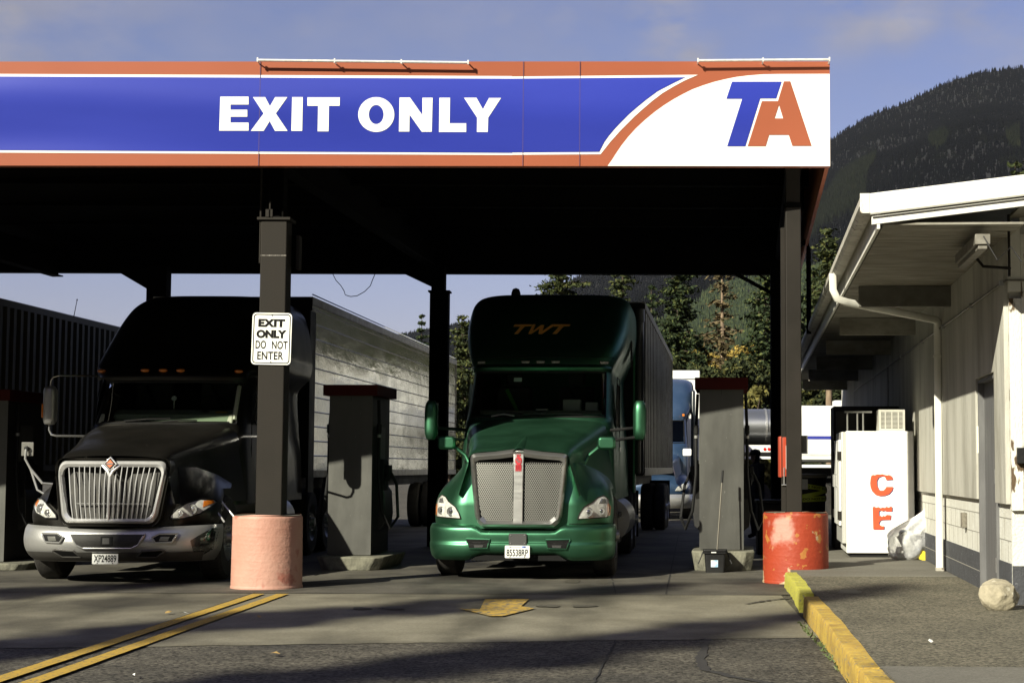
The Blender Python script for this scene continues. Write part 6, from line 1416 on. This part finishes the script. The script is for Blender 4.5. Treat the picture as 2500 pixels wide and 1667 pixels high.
part('trousers', MB().tube([(-.09,0,.92),(-.10,-.02,.7),(-.11,-.03,.48),(-.12,.03,.08)], [.115,.10,.085,.075], 12).tube([(.09,0,.92),(.105,.03,.7),(.12,.06,.48),(.13,.12,.08)], [.115,.10,.085,.075], 12), M('dark_blue_denim', (.035,.04,.06), rough=.9), t, smooth=True)
hd = MB()
for s, wx in ((-1,-.17),(1,.12)):
    base = Vector((wx,-.32,1.125)); hd.tube([base+Vector((0,.02,0)), base+Vector((0,-.07,0))], [.032,.028], 8)
    for k in range(4): hd.tube([base+Vector((-.024+.016*k,-.06,.0)), base+Vector((-.024+.016*k,-.10-(.01 if k in (1,2) else 0),-.01)), base+Vector((-.024+.016*k,-.11,-.04))], .008, 6)
    hd.tube([base+Vector((-s*.03,-.03,.01)), base+Vector((-s*.045,-.07,.02)), base+Vector((-s*.03,-.09,.0))], .009, 6)
part('hands', hd, m_skin, t, smooth=True)
m4 = Matrix.Rotation(R_(-70), 4, 'Z') @ Vector((0,-.42,1.12)); solo('carried_box', MB().box(-.12,.12,-.05,.09,-.06,.06), m_black, 'small black object held by the person behind the dispenser', 'box', loc=(px_.x-.02+m4.x, 33+m4.y, m4.z), rz=R_(-70), bevel=.02)
# island beyond + dark cabinet right of the person
q = at(1885, 1220, 27.2)
t = thing('trash_receptacle', 'dark square receptacle between the person and the red drum', 'bin', (q.x+.05, 27.2, 0)); zq = q.z
part('body', MB().box(-.28,.30,0,.5,0,zq-.06), m_black, t, bevel=.02); part('lid', MB().box(-.30,.32,-.02,.52,zq-.058,zq), m_black, t, bevel=.01)
struct('far_walkway', poly_sheet([(-3,38.0),(12,38.0),(12,39.3),(-3,39.3)], .012), m_walk2)

# ================================================================ TERRAIN, FOREST, TREES
ridge = [(-1500,60),(-600,120),(0,190),(300,225),(500,262),(700,290),(850,312),(930,330),(1000,345),(1140,372),(1300,430),(1450,505),(1600,575),(1760,655),(1880,722),(2028,826),(2080,862),(2130,890),(2165,905),(2200,916),(2260,945),(2300,965),(2350,985),(2400,998),(2450,1006),(2500,1012),(2700,1030),(3200,1000),(4200,820)]
def ridge_off(px):
    for (a, b), (c, d) in zip(ridge[:-1], ridge[1:]):
        if a <= px <= c: return b+(d-b)*(px-a)/(c-a)
    return ridge[0][1] if px < ridge[0][0] else ridge[-1][1]
RY0, RY1 = 700.0, 5200.0
def terr(px, t):
    """t 0..1 from foot to ridge along the azimuth px (horizontal position only)"""
    Y = RY0+(RY1-RY0)*t; x = (px-PPX)/4100*Y
    H = (ridge_off(px)-22)/4100*RY1
    z = H*(t**1.12)*(.80+.20*t)
    n = NZ.noise(Vector((x/520, Y/700, 1.3)))*.10+NZ.noise(Vector((x/190, Y/260, 4.3)))*.05
    z *= 1+ n*(1-t)*2.0*min(1, t*4)
    return x, Y, z
mt = MB(); mt.grid(lambda u, v: terr(-1500+5700*u, v), 120, 60); n0 = len(mt.v)
m_slope = M('forest_floor_slope', (.0016,.0020,.0020), (.0024,.003,.0026), scale=.004, rough=1)
def fastmesh(name, V, Fc, mat, nv):
    me = bpy.data.meshes.new(name); me.vertices.add(len(V)); me.vertices.foreach_set('co', V.astype(np.float32).ravel())
    nf = len(Fc); me.loops.add(nf*nv); me.loops.foreach_set('vertex_index', Fc.astype(np.int32).ravel())
    me.polygons.add(nf); me.polygons.foreach_set('loop_start', np.arange(nf, dtype=np.int32)*nv); me.update(calc_edges=True); me.validate(); me.materials.append(mat)
    return me
back = [terr(-1500+5700*i/120, 1) for i in range(121)]
struct('mountain', mt, m_slope, smooth=True, ang=180)
def forest_mat(name, a, b_, c, sc):
    return M(name, a, b_, scale=sc, rough=1, spec=.05, lo=.3, hi=.7, detail=3, c3=c, s3=sc*2.3, t3=.60)
m_f1 = forest_mat('cloud_shaded_firs', (.0020,.0025,.0027), (.0013,.0018,.0020), (.0036,.0046,.0030), .006)  # same firs darkened: cloud shadow put into the colour
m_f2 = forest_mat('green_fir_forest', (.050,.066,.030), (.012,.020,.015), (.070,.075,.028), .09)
m_f3 = forest_mat('autumn_forest', (.30,.20,.045), (.16,.12,.04), (.40,.30,.08), .03)
rng = np.random.default_rng(5)
def forest(name, n, p0, p1, t0, t1, hh, mat, wr=.17, sides=5, label=None, keep=None, power=1.0):
    base = []
    while len(base) < n:
        px = p0+(p1-p0)*rng.random(); tt = t0+(t1-t0)*rng.random()**power
        if keep and not keep(px, tt): continue
        base.append(terr(px, tt)+(hh*(.55+.75*rng.random()),))
    B = np.array(base); N = len(B); ang = np.arange(sides)/sides*2*np.pi
    rot = rng.random(N)*6.28; V = np.zeros((N, sides*2+2, 3))
    jit = .75+.5*rng.random((N, sides)); jit2 = .7+.6*rng.random((N, sides))
    for k in range(sides):
        a = rot+ang[k]; r = B[:,3]*wr*jit[:,k]
        V[:,k,0] = B[:,0]+r*np.cos(a); V[:,k,1] = B[:,1]+r*np.sin(a); V[:,k,2] = B[:,2]-2+B[:,3]*.1*rng.random(N)
        r2 = B[:,3]*wr*.55*jit2[:,k]; V[:,sides+k,0] = B[:,0]+r2*np.cos(a+.6); V[:,sides+k,1] = B[:,1]+r2*np.sin(a+.6); V[:,sides+k,2] = B[:,2]+B[:,3]*.42
    V[:,2*sides] = np.stack([B[:,0],B[:,1],B[:,2]+B[:,3]*.62],1); V[:,2*sides+1] = np.stack([B[:,0],B[:,1],B[:,2]+B[:,3]],1)
    fs = [(k,(k+1)%sides,2*sides) for k in range(sides)]+[(sides+k,sides+(k+1)%sides,2*sides+1) for k in range(sides)]
    Fc = (np.array(fs)[None]+(np.arange(N)*(2*sides+2))[:,None,None]).reshape(-1,3)
    o = link(bpy.data.objects.new(name, fastmesh(name, V.reshape(-1,3), Fc, mat, 3))); tag(o, label, 'forest', kind='stuff'); return o
def cloudy(px, tt):     # upper slope where cloud shadow is painted into the fir colour
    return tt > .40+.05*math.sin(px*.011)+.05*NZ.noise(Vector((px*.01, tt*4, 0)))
forest('fir_forest', 56000, 700, 2700, .33, 1.0, 14, m_f1, wr=.23, label='fir forest on the upper mountain slope, cloud shade painted into its colour', keep=cloudy, power=.8)
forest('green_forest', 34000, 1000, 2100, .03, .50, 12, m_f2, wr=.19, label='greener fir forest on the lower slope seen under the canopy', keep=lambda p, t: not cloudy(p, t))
m_light = forest_mat('lighter_fir_stand', (.009,.011,.006), (.006,.008,.0045), (.014,.016,.008), .01)  # paler fir tone for scattered patches on the dark slope
def standk(px, tt): return NZ.noise(Vector((px*.006+3, tt*6, 2))) > .18
forest('lighter_firs', 5000, 1900, 2500, .45, .72, 20, m_light, label='lighter green fir stand in the middle of the dark slope', keep=standk)
forest('autumn_wood', 900, 1480, 1960, .012, .085, 11, m_f3, wr=.40, sides=6, label='yellow autumn broadleaf wood at the foot of the slope', keep=lambda p, t: NZ.noise(Vector((p*.02, t*30, 0))) > -.15)

def leafmat(name, a, b_, c):
    m = M(name, a, b_, scale=1.3, rough=.8, spec=.2, lo=.3, hi=.7, detail=4, c3=c, s3=3.5, t3=.56)
    return m
m_nd = leafmat('dark_needles', (.030,.046,.018), (.016,.026,.012), (.085,.100,.030))
m_nd2 = leafmat('olive_needles', (.050,.062,.020), (.026,.036,.014), (.11,.115,.035))
m_rust = leafmat('rusty_needles', (.105,.078,.040), (.055,.048,.024), (.15,.12,.055))
m_gold = leafmat('golden_leaves', (.34,.24,.055), (.20,.16,.045), (.50,.36,.08))
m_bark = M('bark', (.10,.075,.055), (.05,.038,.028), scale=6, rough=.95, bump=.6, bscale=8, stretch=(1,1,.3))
m_barkl = M('pale_bark', (.26,.19,.125), (.15,.11,.075), scale=6, rough=.95, bump=.6, bscale=8, stretch=(1,1,.3))  # paler bark tone, also used for the pole
def leaves_mesh(name, P, size, mat, flat=.5):
    N = len(P); rs = np.random.default_rng(len(P)); P = np.array(P)
    a = rs.normal(size=(N,3)); a[:,2] *= flat; a /= np.linalg.norm(a,axis=1)[:,None]; b = rs.normal(size=(N,3)); b[:,2] *= flat; b -= (a*b).sum(1)[:,None]*a; b /= np.linalg.norm(b,axis=1)[:,None]
    s = size*(.5+rs.random(N))[:,None]
    V = np.stack([P-a*s*.7, P-b*s*.35+a*s*.1, P+a*s*.8, P+b*s*.38], 1).reshape(-1,3); Fc = np.arange(N*4).reshape(-1,4)
    return fastmesh(name, V, Fc, mat, 4)
def conifer(H, Rr, n_lev, seed, sparse=1.0, start=.12, size=.26, droop=.25):
    rs = random.Random(seed); P = []; tw = MB()
    for k in range(n_lev):
        f = start+(1-start)*(k/(n_lev-1)); z = H*f; rad = Rr*1.25*(1-f)**.7*(.65+.6*rs.random())+.15
        nbr = max(3, int((7-3*f)*sparse+rs.random()*2))
        for j in range(nbr):
            if rs.random() > .92*sparse+.05: continue
            a = rs.uniform(0,6.283); L_ = rad*rs.uniform(.6,1.15); dr = droop*rs.uniform(.4,1.4); up = rs.uniform(-.05,.15)
            end = Vector((L_*math.cos(a), L_*math.sin(a), z-dr*L_+up*L_))
            if L_ > .5: tw.tube([(0,0,z), end*.5+Vector((0,0,z*.5+.04)), end], [.035*(1-f)+.012,.02,.006], 4)
            m_ = int(78*L_**1.15*(1 if sparse >= .8 else .33))+6
            for i in range(m_):
                t_ = rs.random()**.7; c = Vector((0,0,z)).lerp(end, t_); sp = .22+.30*L_*(.2+t_*(1-t_*.7))
                P.append((c.x+rs.gauss(0,sp*.55), c.y+rs.gauss(0,sp*.55), c.z+rs.gauss(0,.06)-abs(rs.gauss(0,.10))))
    return P, tw
def put_tree(kind, px, ytop, Y, mats, label, seed, Rr, n_lev=30, sparse=1.0, start=.12, size=.165, droop=.25, group='conifers beyond the parking lot', ybase=None):
    top = at(px, ytop, Y); H = top.z; P, tw = conifer(H, Rr, n_lev, seed, sparse, start, size, droop)
    t = thing(kind, label, 'tree', (top.x, Y, 0), 0, group)
    finish(link(bpy.data.objects.new('crown', leaves_mesh('crown', P, size, mats[0]))), None, t)
    tw.tube([(0,0,-.2),(.05,0,H*.4),(0,0,H)], [H*.018,H*.012,.02], 8)
    part('trunk', tw, mats[1], t, smooth=True)
    return t
put_tree('fir_tree', 1655, 585, 92, (m_nd, m_bark), 'tall dark fir just right of the green truck trailer', 11, 1.9, 34, 1.0, .16)
put_tree('fir_tree', 1762, 600, 88, (m_rust, m_barkl), 'half dead rusty conifer with bare pale lower trunk above the right dispenser', 12, 1.25, 34, .62, .44, .20)
put_tree('fir_tree', 1372, 560, 95, (m_nd2, m_bark), 'broad olive conifer above the left part of the green truck roof', 13, 2.6, 32, .9, .2, droop=.12)
put_tree('fir_tree', 1520, 600, 104, (m_nd2, m_bark), 'olive conifer above the right part of the green truck roof', 14, 1.8, 30, .85, .2)
put_tree('fir_tree', 1868, 600, 84, (m_nd, m_bark), 'dense dark fir right behind the thin back post of the canopy', 15, 1.35, 36, 1.0, .06)
put_tree('fir_tree', 1925, 640, 98, (m_nd, m_bark), 'dark fir seen between the back post and the front column', 25, 1.5, 30, 1.0, .05)
put_tree('fir_tree', 1128, 772, 105, (m_nd2, m_bark), 'sunlit fir between the back post and the green truck', 16, 1.9, 26, 1.1, .05)
put_tree('fir_tree', 1030, 770, 190, (m_nd, m_bark), 'small pointed fir left of the middle back post', 17, 1.8, 24, 1.0, .05, size=.24)
put_tree('fir_tree', 985, 815, 230, (m_nd, m_bark), 'distant low fir over the roof of the left trailer', 18, 2.2, 24, 1.1, .05, size=.26)
put_tree('fir_tree', 2022, 562, 78, (m_nd2, m_bark), 'tall conifer between the canopy edge and the building eave', 19, 1.5, 34, .9, .1)
put_tree('fir_tree', 1985, 660, 86, (m_nd, m_bark), 'dark conifer low behind the canopy edge left of the eave', 29, 1.5, 28, 1.0, .1)
put_tree('fir_tree', 2478, 398, 70, (m_nd2, m_barkl), 'conifer tip rising over the building roof at the right edge', 20, 1.35, 34, .8, .1)
put_tree('fir_tree', 1590, 700, 110, (m_nd, m_bark), 'short dark fir behind the tall fir beside the green trailer', 21, 1.2, 24, 1.1, .03)
put_tree('fir_tree', 1700, 862, 84, (m_nd, m_bark), 'low dark conifer left of the bare pale trunk', 22, 1.2, 22, 1.2, .02)
put_tree('fir_tree', 1815, 866, 80, (m_nd, m_bark), 'low dark conifer right of the bare pale trunk', 23, 1.2, 22, 1.2, .02)
# firs standing left of and behind the photographer: their dappled shade falls across the apron and the sidewalk
def shade_tree(P, h, H, label, seed, Rr):
    kx, ky = 1.07, 1.446; bx, by = P[0]-kx*h, P[1]-ky*h
    Pq, tw = conifer(H, Rr, 16, seed, .8, .64, .40, .15)
    t = thing('fir_tree', label, 'tree', (bx, by, 0), 0, 'firs beside the photographer')
    finish(link(bpy.data.objects.new('crown', leaves_mesh('crown', Pq, .42, m_nd))), None, t)
    tw.tube([(0,0,-.2),(.05,0,H*.4),(0,0,H)], [H*.016,H*.010,.02], 8)
    part('trunk', tw, m_bark, t, smooth=True)
shade_tree((-2.7,16.0), 21, 24.2, 'fir left of the photographer shading the apron before the green truck', 61, 1.5)
shade_tree((-1.2,12.2), 21, 25.2, 'fir behind the photographer shading the asphalt and the far sidewalk', 62, .8)
shade_tree((-7.0,18.2), 21, 23.2, 'fir far left of the photographer shading the left lane', 63, 1.5)
# dense dark understorey behind the parked vehicles: broadleaf trees
def broad(px, ytop, Y, w, mat, label, seed, n=13000, lo=.02, size=.16, group='trees behind the parked tankers'):
    rs = random.Random(seed); top = at(px, ytop, Y); H = top.z; P = []
    cl = [(rs.gauss(0,w*.42), rs.gauss(0,w*.4), H*rs.uniform(lo+.12,.93), w*rs.uniform(.16,.34)) for _ in range(26)]
    for c in cl:
        if abs(c[0]) > w*(1.05-.6*(c[2]/H)**2): continue
        for i in range(n//26):
            v = Vector((rs.gauss(0,1),rs.gauss(0,1),rs.gauss(0,1))).normalized()*c[3]*rs.random()**.35
            P.append((c[0]+v.x, c[1]+v.y, max(.1, c[2]+v.z*.8)))
    t = thing('broadleaf_tree', label, 'tree', (top.x, Y, 0), 0, group)
    finish(link(bpy.data.objects.new('crown', leaves_mesh('crown', P, size, mat, 1))), None, t)
    tk = MB().tube([(0,0,-.2),(.1,0,H*.35),(0,.1,H*.8)], [H*.022,H*.016,.04], 8)
    for c in cl[:9]: tk.tube([(0,0,H*.25),(c[0]*.5,c[1]*.5,c[2]*.75),(c[0],c[1],c[2])], [H*.010,H*.006,.015], 5)
    part('trunk', tk, m_bark, t)
m_dk = leafmat('deep_green_leaves', (.034,.044,.016), (.018,.024,.010), (.10,.10,.03))
broad(1690, 880, 74, 2.6, m_dk, 'dark bushy tree behind the white box trailer', 31)
broad(1780, 868, 76, 2.6, m_dk, 'dark bushy tree directly behind the right dispenser cap', 32)
broad(1850, 862, 72, 2.2, m_dk, 'dark bushy tree over the silver tank trailer', 33)
broad(1935, 880, 74, 2.4, m_dk, 'dark bushy tree behind the right front column', 34)
broad(2010, 905, 68, 2.2, m_dk, 'dark leafy tree over the white tanker', 35)
broad(2075, 900, 72, 2.4, m_dk, 'dark leafy tree at the far end of the store wall', 36)
broad(1600, 880, 80, 2.4, m_dk, 'dark bushy tree hidden low beside the green trailer', 37)
broad(1095, 900, 90, 2.2, m_dk, 'dark bushy tree between the post and the green cab', 38)
broad(1830, 930, 66, 1.2, leafmat('yellowing_leaves', (.12,.11,.03), (.06,.06,.02), (.20,.17,.045)), 'low yellowing shrub above the silver tank trailer', 39, 2600, .0, .16)
for i, (px, yt, w) in enumerate(((1690,822,2.6),(1735,835,2.2),(1800,812,2.8),(1838,845,2.0),(1580,815,2.4))):
    broad(px, yt, 128, w, m_gold, ('golden autumn tree just right of the tall dark fir','golden autumn tree low behind the rusty conifer','golden autumn tree right of the rusty conifer','small golden tree left of the thin back post','golden tree half hidden by the green trailer roof')[i], 50+i, 7000, .3, .22, 'golden autumn trees below the slope')
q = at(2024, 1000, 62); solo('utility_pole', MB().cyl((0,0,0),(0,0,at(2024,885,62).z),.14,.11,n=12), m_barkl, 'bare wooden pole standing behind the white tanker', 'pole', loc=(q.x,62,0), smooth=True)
# ---------------------------------------------------------------- air
hz_ = MB().box(-7000, 7000, -250, 6400, -1.0, 2300)
hm = bpy.data.materials.new('haze_air'); hm.use_nodes = True; hn = hm.node_tree; hn.nodes.clear()
ho = hn.nodes.new('ShaderNodeOutputMaterial'); hv = hn.nodes.new('ShaderNodeVolumePrincipled'); hv.inputs['Density'].default_value = 0.9e-5
hv.inputs['Color'].default_value = (.78,.84,1.0,1); hn.links.new(hv.outputs[0], ho.inputs['Volume'])
HAZE = tag(part('haze', hz_, hm), 'thin blue air between the lot and the mountain', 'haze', kind='stuff')
